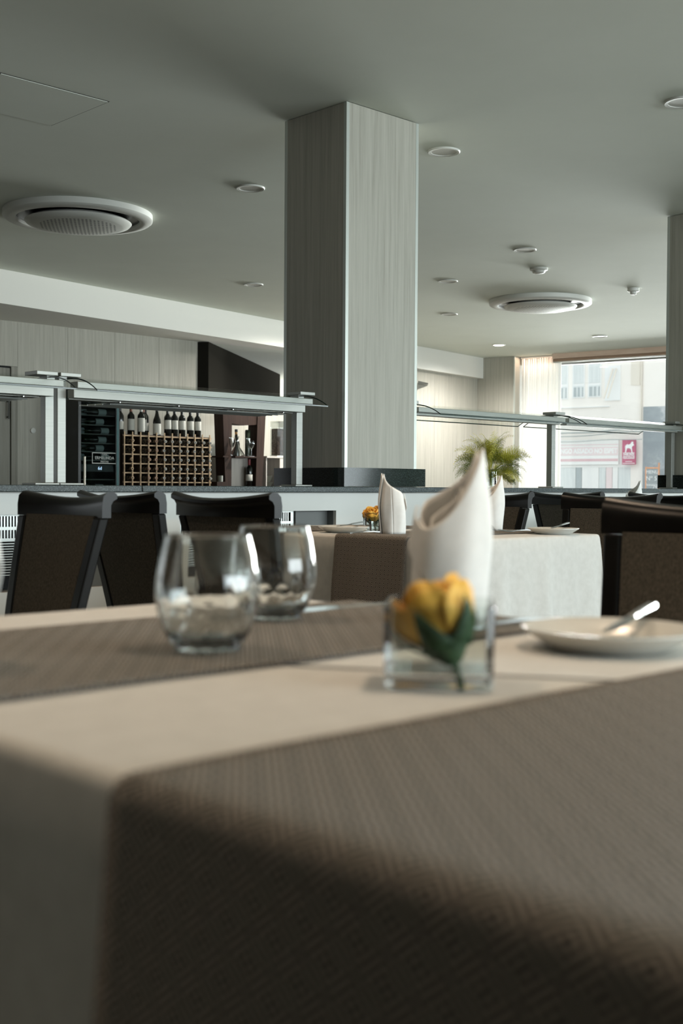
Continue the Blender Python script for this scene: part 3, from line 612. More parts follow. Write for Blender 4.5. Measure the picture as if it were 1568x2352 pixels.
# cereal dispenser
cd = empty('cereal_dispenser', (8.925, 10.36, 1.2395), 0, 'tall square clear dispenser filled with brown cereal', 'dispenser')
b = MB(); b.box(-.062, -.062, .01, .062, .062, .385); b.build('container', M['thin'], cd)
bx('cereal', -.052, -.052, .014, .040, .052, .315, M['cereal'], cd); bx('base', -.065, -.065, 0, .065, .065, .009, M['ac_white'], cd); bx('lid', -.064, -.064, .3865, .064, .064, .40, M['thin'], cd)
# bowls and small things
def bowl(r, h): 
    b = MB(); b.lathe([(0, 0), (r * .5, 0), (r * .55, .006), (r, h), (r - .004, h), (r * .5, .010), (0, .010)], 22); return b.build('bowl', M['bowl'], smooth=True)
for i, (x, z, r, h, lab) in enumerate(((8.80, .846, .075, .05, 'grey serving bowl at the bottom of the stack in the cupboard'), (8.81, .898, .066, .05, 'grey serving bowl in the middle of the cupboard stack'), (8.805, .950, .06, .07, 'grey bowl on top of the cupboard stack'))):
    o = bowl(r, h); o.location = (x, 10.40, z); tag(o, lab, 'bowl', 'stacked bowls in the cupboard')
bk = empty('wooden_box', (8.02, 10.27, .846), 0, 'small brown wooden box at the right foot of the wine rack', 'box')
for q in ((-.075, -.05, 0, .075, .05, .006), (-.075, -.05, .006, -.069, .05, .1), (.069, -.05, .006, .075, .05, .1), (-.069, -.05, .006, .069, -.044, .1), (-.069, .044, .006, .069, .05, .1)): bx('side', *q[:3], *q[3:], M['walnut'], bk)
b = MB(); b.lathe([(0, 0), (.028, 0), (.03, .01), (.03, .16), (.026, .16), (.026, .012), (0, .012)], 16); tag(b.build('tumbler_cup', M['bowl'], smooth=True, loc=(8.025, 10.27, .8525)), 'dark cup standing in the small wooden box', 'cup')
hd = empty('wall_lamp', wuv(13.98, 8.71, 2.30), ROT, 'small wedge shaped wall lamp beside the column edge', 'wall lamp')
b = MB(); b.add([(-.13, .04, 0), (.11, .04, 0), (-.13, -.12, .0), (-.13, .04, .05), (.11, .04, .012), (-.13, -.12, .012)], [(0, 2, 1), (3, 4, 5), (0, 1, 4, 3), (1, 2, 5, 4), (2, 0, 3, 5)]); b.build('shade', M['frame_grey'], hd)

# ------------------------------------------------------------------ fern on the counter
pv = MB(); pv.lathe([(0, 0), (.036, 0), (.038, .004), (.038, .10), (.0355, .10), (.0355, .008), (0, .008)], 24); tag(pv.build('glass_vase', M['thin'], smooth=True, loc=(5.90, 4.80, .9005)), 'clear glass cylinder vase holding the fern on the counter', 'vase')
fern = empty('fern_bouquet', (5.90, 4.80, .912), 0, 'yellow green fern bouquet in glass vase on the buffet counter', 'plant')
def frond(az, elev, length, droop, wmax, m, seed):
    rnd = random.Random(seed); pts = []; p = Vector((rnd.uniform(-.008, .008), rnd.uniform(-.008, .008), rnd.uniform(0, .02))); n = 24
    d0 = Vector((cos(az), sin(az), 0)); pts.append(p.copy()); step = length / n; stemn = int(n * .42)
    for i in range(n):
        e = radians(82) + (elev - radians(82)) * min(1, i / stemn) if i < stemn else elev - droop * ((i - stemn) / (n - stemn)) ** 1.3
        p = p + (d0 * cos(e) + Vector((0, 0, 1)) * sin(e)) * step; p.z = max(p.z, .028); pts.append(p.copy())
    b = MB(); b.tube(pts, [.0016 * (1 - .7 * i / n) for i in range(n + 1)], 4)
    side = (Vector((-d0.y, d0.x, 0)) + Vector((0, 0, rnd.uniform(-1.8, 1.8)))).normalized()
    for i in range(stemn, n):
        t = (i - stemn) / (n - stemn); w = wmax * (min(1, t * 5 + .35) * (1 - t) ** .75 + .06) * rnd.uniform(.85, 1.1)
        tan = (pts[min(i + 1, n)] - pts[i - 1]).normalized(); sd = (side - tan * side.dot(tan)).normalized(); nrm = sd.cross(tan)
        for s_ in (-1, 1):
            dirv = (sd * s_ * .80 + tan * .58 + nrm * rnd.uniform(-.22, .22)).normalized(); perp = dirv.cross(nrm).normalized()
            for q in range(6):                   # each pinna is a row of small leaflets
                u = (q + .4) / 6; o = pts[i] + dirv * w * u + nrm * rnd.uniform(-.001, .001); L1 = w * .34 * (1 - .7 * u); o.z = max(o.z, .010)
                for s2 in (-1, 1):
                    tip = o + (perp * s2 * .8 + dirv * .7) * L1; tip.z = max(tip.z, .002); md = o + (perp * s2 * .8 + dirv * .7) * L1 * .5; ww = dirv * w * .055
                    b.add([o, md - ww, tip, md + ww], [(0, 1, 2, 3)])
    return b.build('frond', m, fern)
rnd = random.Random(11)
CAMAZ = radians(46.2)
for i in range(44):
    az = i * 2.39996 + rnd.uniform(-.2, .2); el = radians((78, 62, 45, 30)[i % 4] + rnd.uniform(-9, 9)); L_ = (.40, .37, .36, .33)[i % 4] * rnd.uniform(.85, 1.08)
    frond(az, el, L_, radians(rnd.uniform(55, 120)), rnd.uniform(.050, .072), M['fern_dark'] if i % 4 == 3 or i % 7 == 0 else M['fern'], i)
for i in range(26):
    frond(i * 2.39996, radians(rnd.uniform(-25, 25)), rnd.uniform(.22, .30), radians(rnd.uniform(50, 95)), .062, M['fern'] if i % 2 else M['fern_dark'], 100 + i)

# ------------------------------------------------------------------ dining tables, cloths, runners
def table(x0, y0, x1, y1, label):
    cx, cy = (x0 + x1) / 2, (y0 + y1) / 2; hx, hy = (x1 - x0) / 2 - .015, (y1 - y0) / 2 - .015
    t = empty('dining_table', (cx, cy, 0), 0, label, 'table', 'rectangular dining tables')
    bx('tabletop', -hx, -hy, .715, hx, hy, .744, M['dark_wood'], t)
    for sx_ in (-1, 1):
        for sy_ in (-1, 1):
            a, c = sx_ * (hx - .07), sy_ * (hy - .07); bx('leg', a - .03, c - .03, 0, a + .03, c + .03, .714, M['dark_wood'], t)
def cloth(x0, y0, x1, y1, drop, label, seed, amp=.020):
    rn = random.Random(seed); hx, hy = (x1 - x0) / 2, (y1 - y0) / 2; cx, cy = (x0 + x1) / 2, (y0 + y1) / 2
    per = []                                   # perimeter samples: position on unit rim, outward normal
    step = .012; R = .010
    def seg(ax, ay, bx_, by_, nx, ny):
        L_ = sqrt((bx_ - ax) ** 2 + (by_ - ay) ** 2); n = max(2, int(L_ / step))
        for i in range(n): t = i / n; per.append((ax + (bx_ - ax) * t, ay + (by_ - ay) * t, nx, ny))
    def arc(cx__, cy__, a0):
        for i in range(5): a = a0 + pi / 2 * (i + .5) / 5; per.append((cx__ + R * cos(a), cy__ + R * sin(a), cos(a), sin(a)))
    seg(-hx + R, -hy, hx - R, -hy, 0, -1); arc(hx - R, -hy + R, -pi / 2); seg(hx, -hy + R, hx, hy - R, 1, 0); arc(hx - R, hy - R, 0)
    seg(hx - R, hy, -hx + R, hy, 0, 1); arc(-hx + R, hy - R, pi / 2); seg(-hx, hy - R, -hx, -hy + R, -1, 0); arc(-hx + R, -hy + R, pi)
    N_ = len(per); ph = [rn.uniform(0, 6.28) for _ in range(6)]
    def wave(i):
        x, y, nx, ny = per[i]; s_ = x * abs(ny) * 1.0 + y * abs(nx)
        s_ += 3 * nx + 5 * ny
        w = (.22 if abs(nx) > .5 else 1) * (sin(s_ * 31 + ph[0]) * .55 + sin(s_ * 53 + ph[1]) * .35 + sin(s_ * 17 + ph[2]) * .4)
        dcorner = min(abs(hx - abs(x)) if abs(ny) > .5 else 9, abs(hy - abs(y)) if abs(nx) > .5 else 9)
        fl = max(0, 1 - dcorner / .07) if dcorner < 9 else 1.0
        return (max(-.25, w) + .25) * (.3 if abs(nx) > .5 else 1), fl
    wv = [wave(i) for i in range(N_)]
    rings = []
    for (ins, dz) in ((.018, 0), (.009, -.0008), (.003, -.004), (0.0, -.011)): rings.append([(x - nx * ins, y - ny * ins, .750 + dz) for (x, y, nx, ny) in per])
    for k in range(1, 15):
        t = k / 14; g = t ** .75
        rings.append([(x + nx * (.002 + amp * 1.5 * g * wv[i][0] + .028 * g * wv[i][1]), y + ny * (.002 + amp * 1.5 * g * wv[i][0] + .028 * g * wv[i][1]), .739 - (drop - .011) * t) for i, (x, y, nx, ny) in enumerate(per)])
    b = MB(); b.v = [p for r in rings for p in r]
    for i in range(len(rings) - 1):
        for k in range(N_): b.f.append((i * N_ + k, (i + 1) * N_ + k, (i + 1) * N_ + (k + 1) % N_, i * N_ + (k + 1) % N_))
    b.f.append(tuple(range(N_))); b.mi = [0] * len(b.f)
    o = b.build('tablecloth', M['cloth'], smooth=True, loc=(cx, cy, 0)); return tag(o, label, 'tablecloth', 'white tablecloths')
def runner(x0, x1, y0, y1, drop, label, seed, both=(1, 1), lift=.0010):
    rn = random.Random(seed); R = .014; off = lift + .0015; wv = .030
    path = []                                  # (x, z, s)
    Lx = x1 - x0; zt = .7505 + off
    xa, xb = x0 - .010, x1 + .010
    pl = []
    for k in range(13): pl.append((xa - .012 * sin(pi * .5 * (1 - k / 12)) - wv * .55 * (1 - k / 12), zt - R - drop * (1 - k / 12)))
    for k in range(1, 7): a = pi - pi / 2 * k / 6; pl.append((xa + R + R * cos(a), zt - R + R * sin(a)))
    for k in range(1, 40): pl.append((xa + R + (xb - xa - 2 * R) * k / 40, zt))
    for k in range(0, 7): a = pi / 2 - pi / 2 * k / 6; pl.append((xb - R + R * cos(a), zt - R + R * sin(a)))
    for k in range(1, 13): pl.append((xb + wv * .55 * k / 12 + .012 * sin(pi * .5 * k / 12), zt - R - drop * k / 12))
    s_ = [0]
    for i in range(1, len(pl)): s_.append(s_[-1] + sqrt((pl[i][0] - pl[i - 1][0]) ** 2 + (pl[i][1] - pl[i - 1][1]) ** 2))
    ny = 24; me = bpy.data.meshes.new('table_runner'); v = []; uvs = []; f = []
    for i, (x, z) in enumerate(pl):
        for j in range(ny + 1):
            t = j / ny; hang = max(0, (zt - R - z) / drop); e = .0012 * sin(s_[i] * 23 + (0 if t < .5 else 2)) * (1 if t in (0, 1) else 0)
            y = y0 + (y1 - y0) * t + e; dx = hang * .006 * sin(t * 9 + seed) * (-1 if x < (x0 + x1) / 2 else 1)
            v.append((x + dx, y, z)); uvs.append((s_[i], (y - y0)))
    for i in range(len(pl) - 1):
        for j in range(ny): a = i * (ny + 1) + j; f.append((a, a + 1, a + ny + 2, a + ny + 1))
    me.from_pydata(v, [], f); ul = me.uv_layers.new(name='UVMap')
    for lp in me.loops: ul.data[lp.index].uv = uvs[lp.vertex_index]
    me.materials.append(M['runner']); me.polygons.foreach_set('use_smooth', [True] * len(me.polygons))
    bm = bmesh.new(); bm.from_mesh(me); bmesh.ops.recalc_face_normals(bm, faces=bm.faces); bm.to_mesh(me); bm.free()
    o = bpy.data.objects.new('table_runner', me); COL.objects.link(o)
    md = o.modifiers.new('s', 'SOLIDIFY'); md.thickness = .0018; md.offset = 0
    return tag(o, label, 'table runner', 'patterned table runners')
table(.34, .07, 1.08, 1.27, 'near dining table hidden under its white cloth, in front of the viewer')
cloth(.34, .07, 1.08, 1.27, .55, 'white tablecloth on the near table, carrying tumblers and rose', 3)
runner(.34, 1.08, .155, .512, .42, 'brown diamond weave runner filling the bottom of the picture', 1)
runner(.34, 1.08, .752, 1.105, .42, 'diamond weave runner under the two tumblers on the near table', 2)
table(2.585, 2.25, 3.34, 3.45, 'middle dining table under white cloth, left of the big chair')
cloth(2.585, 2.25, 3.34, 3.45, .55, 'white tablecloth with hanging folds on the middle table', 5)
runner(2.585, 3.34, 2.41, 2.715, .40, 'dark diamond weave runner hanging below the slanted napkin on the middle table', 3)
runner(2.585, 3.34, 2.945, 3.29, .40, 'dark diamond weave runner on the middle table behind the small plate', 4)
table(5.42, 2.55, 6.16, 3.78, 'far right dining table hidden behind chairs')
cloth(5.42, 2.55, 6.16, 3.78, .55, 'white tablecloth on the far right table behind chairs', 8)
runner(5.42, 6.16, 3.33, 3.66, .40, 'dark runner on the far right table under the lone napkin', 5)
RT = .7538                                       # top of a runner

# ------------------------------------------------------------------ napkins
H_N = .187
def nap_r(a, z):                                 # radius of the wound cloth at angle a (front = 0, tip side = +90 deg) and height z
    zz = z / H_N
    r = .0370 + .0030 * sin(pi * min(1, zz * 1.2)) - .030 * max(0, zz - .42) ** 1.5
    return r * (1 + .035 * sin(3 * a + 5 * zz) + .02 * sin(7 * a - 3 * zz))
def nap_pt(a, z, d=0.0):
    zz = z / H_N; r = nap_r(a, z) + d
    return (r * cos(a) * .80, r * sin(a) + .010 * zz ** 1.6, z)
def nap_top(a):                                  # slanting rim: high point on the +y side, low shoulder on the -y side, dip at the front
    s_ = (sin(a) + 1) / 2
    return .124 + (H_N - .124) * s_ ** 1.35 - .030 * max(0, cos(a)) ** 1.5 * (1 - .3 * sin(a)) + .006 * sin(2 * a)
def nap_shell(name, a0, a1, lo, hi, d, parent=None, na=60, nz_=18):
    v = []; f = []
    for i in range(na + 1):
        t = i / na; a = a0 + (a1 - a0) * t; l, h = lo(a, t), hi(a, t)
        for k in range(nz_ + 1):
            z = l + (h - l) * k / nz_; v.append(nap_pt(a, z, d(a, t, k / nz_)))
    for i in range(na):
        for k in range(nz_): q = i * (nz_ + 1) + k; f.append((q, q + nz_ + 1, q + nz_ + 2, q + 1))
    b = MB(); b.add(v, f); return b.build(name, M['napkin'], parent, smooth=True, solid=.0020)
nk = nap_shell('folded_napkin', -pi, pi, lambda a, t: 0.0, lambda a, t: nap_top(a), lambda a, t, k: -.002)
def flap_lo(a, t):                               # diagonal folded lower edge of the front flap
    return .088 * max(0, (.12 * pi - a) / (.62 * pi)) ** .85 if a < .12 * pi else 0.0
nap_shell('front_flap', -.50 * pi, .62 * pi, flap_lo, lambda a, t: nap_top(a) + .002, lambda a, t, k: .0040 + .0050 * sin(pi * t) * (1 - .6 * k), nk)
nap_shell('inner_roll', -1.3 * pi, .45 * pi, lambda a, t: 0.0, lambda a, t: max(.03, nap_top(a) * (.90 - .12 * t)), lambda a, t, k: -.008 - .016 * t, nk)
tag(nk, 'x', 'napkin', 'standing folded napkins')
NAP = [((.995, .870, RT), radians(-138), 'large white folded napkin standing behind the yellow rose'), ((.444, .925, RT), radians(41), 'white folded napkin cut off by the left edge'),
       ((2.715, 2.595, RT), radians(41), 'white slanted napkin standing on the runner near the small rose'), ((3.215, 2.615, RT), radians(-141), 'white pointed napkin beside the fork on the middle table'),
       ((5.58, 3.56, RT), radians(-141), 'white napkin tip peeking above the chair backs before the window')]
for i, (loc, rz, lab) in enumerate(NAP): place(nk, i > 0, loc, rz, lab)

# ------------------------------------------------------------------ plates and cutlery
pb = MB(); pb.lathe([(0, .006), (.050, .006), (.058, .009), (.0815, .0205), (.083, .0205), (.083, .0185), (.060, .004), (.052, .0), (.046, .0), (.045, .003), (0, .003)], 56)
pl = pb.build('side_plate', M['porcelain'], smooth=True); tag(pl, 'x', 'plate', 'white side plates')
place(pl, False, (.955, .632, .7502), 0, 'white side plate with knife at the right edge of the near table')
place(pl, True, (2.720, 2.826, .7502), 0, 'white side plate near the small rose on the middle table')
place(pl, True, (3.185, 2.328, .7502), 0, 'white side plate with knife at the corner of the middle table')
def knife():
    b = MB(); rings = []
    for (x, w, h) in ((-.095, .004, .003), (-.09, .006, .0045), (-.03, .0055, .004), (-.005, .0045, .003), (0.0, .0065, .0016), (.05, .0085, .0012), (.08, .0080, .0010), (.094, .003, .0008)):
        rings.append([(x, -w, 0), (x, w, 0), (x, w * .8, h), (x, -w * .8, h)])
    b.loft(rings); return b.build('knife', M['cutlery'], smooth=True)
def fork():
    b = MB(); rings = []
    for (x, w, z) in ((-.095, .006, 0), (-.08, .007, .001), (-.03, .0035, .004), (.02, .003, .003), (.035, .009, .0015), (.05, .0115, .001)):
        rings.append([(x, -w, z), (x, w, z), (x, w, z + .0022), (x, -w, z + .0022)])
    b.loft(rings)
    for k in range(4):
        y = -.0095 + k * .00633; rg = []
        for (x, z) in ((.0495, .001), (.07, .002), (.095, .0065)): rg.append([(x, y - .0017, z), (x, y + .0017, z), (x, y + .0012, z + .0018), (x, y - .0012, z + .0018)])
        b.loft(rg)
    return b.build('fork', M['cutlery'], smooth=True)
kp = knife(); fk = fork(); tag(kp, 'x', 'knife', 'table knives'); tag(fk, 'x', 'fork', 'table forks')
ku = 0
def put_knife(loc, rz, lab, ry=0.0, k=1.0):
    global ku
    o = place(kp, ku > 0, loc, rz, lab); o.rotation_euler = (0, ry, rz); o.scale = (k, k, k); ku += 1
put_knife((.995, 1.043, RT), radians(2), 'table knife lying on the runner behind the near rose')
put_knife((.990, .632, .7762), radians(16) + pi, 'butter knife resting across the near side plate', radians(4), .82)
put_knife((3.225, 2.330, .777), radians(14) + pi, 'butter knife resting across the corner plate of the middle table', radians(5), .82)
put_knife((2.76, 2.835, .7755), radians(10) + pi, 'butter knife resting across the plate near the small rose', radians(4), .82)
put_knife((3.215, 2.69, RT), radians(0), 'table knife behind the pointed napkin on the middle table')
fu_ = 0
for loc, rz, lab in (((1.005, .795, RT), radians(178), 'table fork between napkin and plate on the near table'), ((3.20, 2.475, RT), radians(176), 'table fork beside the pointed napkin on the middle table'), ((2.70, 2.69, RT), radians(4), 'table fork beside the slanted napkin on the middle table')):
    place(fk, fu_ > 0, loc, rz, lab); fu_ += 1

# ------------------------------------------------------------------ tumblers, vases, roses
def spline(pts, n):
    out = []
    for i in range(len(pts) - 1):
        p0, p1, p2, p3 = pts[max(i - 1, 0)], pts[i], pts[i + 1], pts[min(i + 2, len(pts) - 1)]
        for k in range(n):
            t = k / n; out.append(tuple(.5 * (2 * p1[j] + (p2[j] - p0[j]) * t + (2 * p0[j] - 5 * p1[j] + 4 * p2[j] - p3[j]) * t * t + (3 * p1[j] - p0[j] - 3 * p2[j] + p3[j]) * t ** 3) for j in (0, 1)))
    return out + [pts[-1]]
tb = MB()
def facet(a, z):                                  # rows of pressed dimples round the lower half
    if z > .050 or z < .002: return 1
    row = int(z / .0125); ph = pi if row % 2 else 0
    return 1 - .026 * (.5 + .5 * cos(14 * a + ph)) * sin(pi * ((z / .0125) % 1)) ** 2 * (1 - z / .065)
outer = [(.0, .0), (.022, .0)] + spline([(.0285, .0015), (.0345, .010), (.0405, .022), (.0448, .036), (.0462, .050), (.0455, .064), (.0425, .081), (.0388, .096), (.0374, .1025)], 6)
inner = [(.0364, .103)] + spline([(.0362, .1022), (.0376, .096), (.0413, .081), (.0443, .064), (.0449, .050), (.0432, .036), (.0385, .022), (.0315, .012), (.020, .0085)], 3) + [(0, .0080)]
tb.lathe(outer, 112, mod=facet); tb.lathe([outer[-1], inner[0]], 112); tb.lathe(inner, 112)
tum = tb.build('water_tumbler', M['glass'], smooth=True)
bm = bmesh.new(); bm.from_mesh(tum.data); bmesh.ops.remove_doubles(bm, verts=bm.verts, dist=1e-5); bmesh.ops.recalc_face_normals(bm, faces=bm.faces); bm.to_mesh(tum.data); bm.free()
tag(tum, 'x', 'glass', 'stemless water tumblers')
place(tum, False, (.652, .852, RT), 0, 'front empty water tumbler on the runner, overlapping the other')
place(tum, True, (.862, 1.006, RT), .4, 'rear empty water tumbler, partly hidden by the front one')
def rrect(h, r, n=5):
    pts = []
    for (sx_, sy_, a0) in ((1, 1, 0), (-1, 1, pi / 2), (-1, -1, pi), (1, -1, 1.5 * pi)):
        for i in range(n + 1): a = a0 + pi / 2 * i / n; pts.append((sx_ * (h - r) + r * cos(a), sy_ * (h - r) + r * sin(a)))
    return pts
vase = empty('square_vase', (0, 0, 0), 0, 'x', 'vase', 'square glass rose vases')
vb = MB(); vb.loft([[(x, y, z) for x, y in rrect(h, r)] for (h, r, z) in ((.0400, .008, .0125), (.0408, .008, .060), (.0402, .008, .0625), (.0372, .0055, .0625), (.0366, .0055, .060), (.0362, .005, .0125))], caps=False); vb.build('wall', M['vase_glass'], vase, smooth=True)
vb = MB(); vb.loft([[(x, y, z) for x, y in rrect(h, r)] for (h, r, z) in ((.033, .004, 0), (.0388, .007, .0015), (.0399, .008, .004), (.0400, .008, .0122), (.030, .005, .0120))]); vb.build('base', M['glass'], vase, smooth=True)
place(vase, False, (.686, .606, .7505), radians(46.2 - 6), 'square glass vase with yellow rose on the near table')
place(vase, True, (2.93, 2.885, .7505), radians(50), 'square glass vase with small rose on the middle table')
tl = MB(); tl.lathe([(0, 0), (.016, 0), (.018, .003), (.0195, .034), (.0180, .034), (.0165, .006), (0, .006)], 20); tag(tl.build('tealight_glass', M['thin'], smooth=True, loc=(2.865, 2.825, .7505)), 'small ribbed tealight glass beside the slanted napkin', 'glass')
def rose():
    r_ = empty('yellow_rose', (0, 0, 0), 0, 'x', 'flower', 'yellow roses in square vases'); rn = random.Random(5)
    def petal(az, R, H, w, flare, m, zb):
        b = MB(); nu, nv = 8, 8; v = []
        for j in range(nv + 1):
            t = j / nv; rad = R * (sin(min(1, t * 1.15) * pi / 2) ** .8) + flare * max(0, t - .72) ** 1.4 * 3; z = zb + H * t ** 1.15 - flare * .5 * max(0, t - .8) * 2
            ww = w * (.35 + .65 * sin(pi * min(1, .12 + t * .72))) * (1 - .18 * max(0, t - .8) * 5)
            for i in range(nu + 1):
                s_ = i / nu * 2 - 1; a = az + s_ * ww; rr = rad * (1 + .04 * s_ * s_) + .0012 * sin(5 * s_ + az * 3) * t; zz = z - .005 * s_ * s_ * t
                v.append((rr * cos(a), rr * sin(a), zz))
        f = [(j * (nu + 1) + i, j * (nu + 1) + i + 1, (j + 1) * (nu + 1) + i + 1, (j + 1) * (nu + 1) + i) for j in range(nv) for i in range(nu)]
        b.add(v, f); o = b.build('petal', m, r_, smooth=True, solid=.0008); return o
    for k in range(3): petal(k * 2.1, .008, .040, 1.5, .000, M['petal'], .008)
    for k in range(4): petal(.5 + k * 1.571, .015, .043, 1.1, .001, M['petal'], .005)
    for k in range(5): petal(.2 + k * 1.257, .0245, .046, .88, .001, M['petal'], .003)
    for k in range(6): petal(.7 + k * 1.047, .0290, .041, .74, .004, M['petal'], .001)
    b = MB(); b.lathe([(0, -.010), (.0055, -.010), (.0100, -.005), (.0160, .002), (.0185, .008), (.0, .010)], 14); b.build('calyx', M['sepal'], r_, smooth=True)
    for k in range(5):
        b = MB(); a = k * 1.2566; v = []
        for j in range(7):
            t = j / 6; rad = .011 + .0205 * sin(t * pi * .52); z = -.001 + .030 * t; w = .0118 * (1 - t) ** .9 + .0004
            c = Vector((cos(a), sin(a), 0)); sd_ = Vector((-sin(a), cos(a), 0))
            v += [c * rad - sd_ * w + Vector((0, 0, z)), c * (rad + .0015) + Vector((0, 0, z)), c * rad + sd_ * w + Vector((0, 0, z))]
        b.add(v, [(j * 3 + i, j * 3 + i + 1, j * 3 + i + 4, j * 3 + i + 3) for j in range(6) for i in range(2)]); b.build('sepal', M['sepal'], r_, smooth=True, solid=.0008)
    b = MB(); b.tube([(0, 0, -.009), (.001, 0, -.018), (.003, .001, -.026)], .0026, 8); b.build('stem', M['sepal'], r_, smooth=True)
    return r_
ro = rose()
def rot_rose(o, axis_dir, loc, spin):
    q = Vector((0, 0, 1)).rotation_difference(Vector(axis_dir).normalized()); o.rotation_mode = 'QUATERNION'
    from mathutils import Quaternion
    o.rotation_quaternion = q @ Quaternion((0, 0, 1), spin); o.location = loc
ax = (-R0 * .34 + Vector((0, 0, 1)) * .85 + F0 * .32)
ro['label'] = 'large yellow rose head with green sepals in the near square vase'; rot_rose(ro, ax, (.688, .598, .7760), .95); ro.scale = (1.08, 1.08, 1.08)
r2 = copy_tree(ro); r2['label'] = 'small yellow rose in the vase on the middle table'; rot_rose(r2, (-R0 * .2 + Vector((0, 0, 1)) - F0 * .35), (2.925, 2.888, .778), 1.0)

# ------------------------------------------------------------------ chairs (origin on the floor, facing +x)
def chair():
    c = empty('dining_chair', (0, 0, 0), 0, 'x', 'chair', 'dark wood dining chairs with brown upholstery')
    xr = lambda z: -.195 - .085 * max(0, (z - .45) / .43) ** 1.25           # rake of the back
    hw = lambda z: .150 + .050 * max(0, (z - .45) / .43)                   # half width of the back
    b = MB(); rings = []
    sec = [(.010, 0), (.010, .030), (.006, .052), (-.006, .062), (-.022, .064), (-.034, .056), (-.034, .046), (-.022, .040), (-.016, .030), (-.016, 0)]
    for i in range(17):
        t = i / 16 * 2 - 1; y = .212 * t; bow = -.022 * (1 - t * t); dip = -.014 * (1 - t * t)
        rings.append([(xr(.83) + bow + sx_, y, .818 + sz_ * (1 + .05 * t * t) + dip * (sz_ / .064)) for (sx_, sz_) in sec])
    b.loft(rings); b.build('top_rail', M['dark_wood'], c, smooth=True)
    for s_ in (-1, 1):
        b = MB(); rg = []
        for k in range(9):
            z = .43 + (.8175 - .43) * k / 8; y = s_ * (hw(z) - .004); x = xr(z); w = .019 - .003 * k / 8; bw = -.022 * (1 - min(1, (abs(y) / .212) ** 2)) * (k / 8)
            rg.append([(x + bw - .014, y - w, z), (x + bw + .014, y - w, z), (x + bw + .014, y + w, z), (x + bw - .014, y + w, z)])
        b.loft(rg); b.build('stile', M['dark_wood'], c, bevel=.004)
        b = MB(); rg = []
        for k in range(6):
            z = .4295 * k / 5; x = -.195 - .07 * (1 - k / 5) ** 1.6; y = s_ * (.146 + .02 * (1 - k / 5)); w = .014 + .004 * k / 5
            rg.append([(x - w, y - w, z), (x + w, y - w, z), (x + w, y + w, z), (x - w, y + w, z)])
        b.loft(rg); b.build('leg', M['dark_wood'], c, bevel=.003)
        b = MB(); rg = []
        for k in range(3):
            z = .375 * k / 2; w = .014 + .006 * k / 2; x, y = .185, s_ * .178
            rg.append([(x - w, y - w, z), (x + w, y - w, z), (x + w, y + w, z), (x - w, y + w, z)])
        b.loft(rg); b.build('leg', M['dark_wood'], c, bevel=.003)
    b = MB(); rg = []
    for k in range(11):
        z = .475 + (.822 - .475) * k / 10; h = hw(z) - .0245; row = []
        bow = lambda y: -.020 * (1 - min(1, (abs(y) / .212) ** 2)) * (z - .43) / .39
        n = 10
        for i in range(n + 1): y = -h + 2 * h * i / n; row.append((xr(z) + bow(y) + .012 + .006 * (1 - (2 * i / n - 1) ** 4), y, z))
        for i in range(n, -1, -1): y = -h + 2 * h * i / n; row.append((xr(z) + bow(y) - .010, y, z))
        rg.append(row)
    b.loft(rg); b.build('back_panel', M['chair_fabric'], c, smooth=True)
    b = MB(); rg = []
    for (k, z) in ((.955, .415), (1, .43), (1, .455), (.96, .472), (.8, .480)):
        rg.append([(.205 * k, -.205 * k, z), (.218 * k, 0, z), (.205 * k, .205 * k, z), (-.175 * k, .160 * k, z), (-.175 * k, -.160 * k, z)])
    b.loft(rg); b.build('seat', M['chair_fabric'], c, smooth=True)
    b = MB(); b.prism([(.20, -.20), (.20, .20), (-.178, .155), (-.178, -.155)], .376, .414); b.build('seat_frame', M['dark_wood'], c, bevel=.003)
    return c
ch = chair()
CH = [((1.585, 1.030, 0), pi, 'large dark dining chair back at the right edge, behind the near plate'), ((1.375, 2.775, 0), pi, 'blurred dining chair nearest the left edge, its whole back in view'),
      ((1.375, 3.40, 0), pi, 'dining chair cut off by the left edge, only its rail end showing'), ((2.325, 3.110, 0), 0, 'dark dining chair seen from behind, second from the left edge'),
      ((2.275, 2.535, 0), 0, 'dark dining chair seen from behind the two tumblers'), ((3.610, 3.165, 0), pi, 'dark dining chair behind the pointed napkin on the middle table'),
      ((3.610, 2.580, 0), pi, 'dark dining chair behind the corner plate of the middle table'), ((5.165, 3.495, 0), 0, 'farther dining chair glimpsed between two chairs of the middle table'),
      ((5.165, 2.915, 0), 0, 'farther dining chair in front of the lone napkin by the window')]
for i, (loc, rz, lab) in enumerate(CH): place(ch, i > 0, loc, rz, lab)

# ------------------------------------------------------------------ warm lamps of the dining room (recessed lights above the near tables, out of frame)
def lamp(loc, power, lab, size=.07, ang=110, color=(1.0, 0.74, 0.52), d=None):
    d = d or downlight(loc, lab, True)
    l = bpy.data.lights.new('lamp', 'SPOT'); l.energy = power; l.color = color; l.spot_size = radians(ang); l.spot_blend = .8; l.shadow_soft_size = size
    o = bpy.data.objects.new('lamp', l); COL.objects.link(o); o.parent = d; o.location = (0, 0, -.02)
for (x, y, t) in ((1.2, .35, 'lit ceiling light above the near table'), (.4, 1.9, 'lit ceiling light left of the near table'), (2.45, 1.75, 'lit ceiling light above the gap before the middle table'), (2.45, 3.15, 'lit ceiling light above the middle table')):
    lamp((x, y, 2.80), 66, t)
for (x, y, t) in ((9.2, 9.55, 'added ceiling light hidden behind the column, brightening the back wall'),):
    lamp((x, y, 2.80), 440, t, ang=165, color=(1.0, .96, .90))  # unseen lamp added behind the column to brighten the back wall
lamp((12.551, 10.087, 2.80), 420, '', ang=165, color=(1.0, .97, .93), d=lit_d)
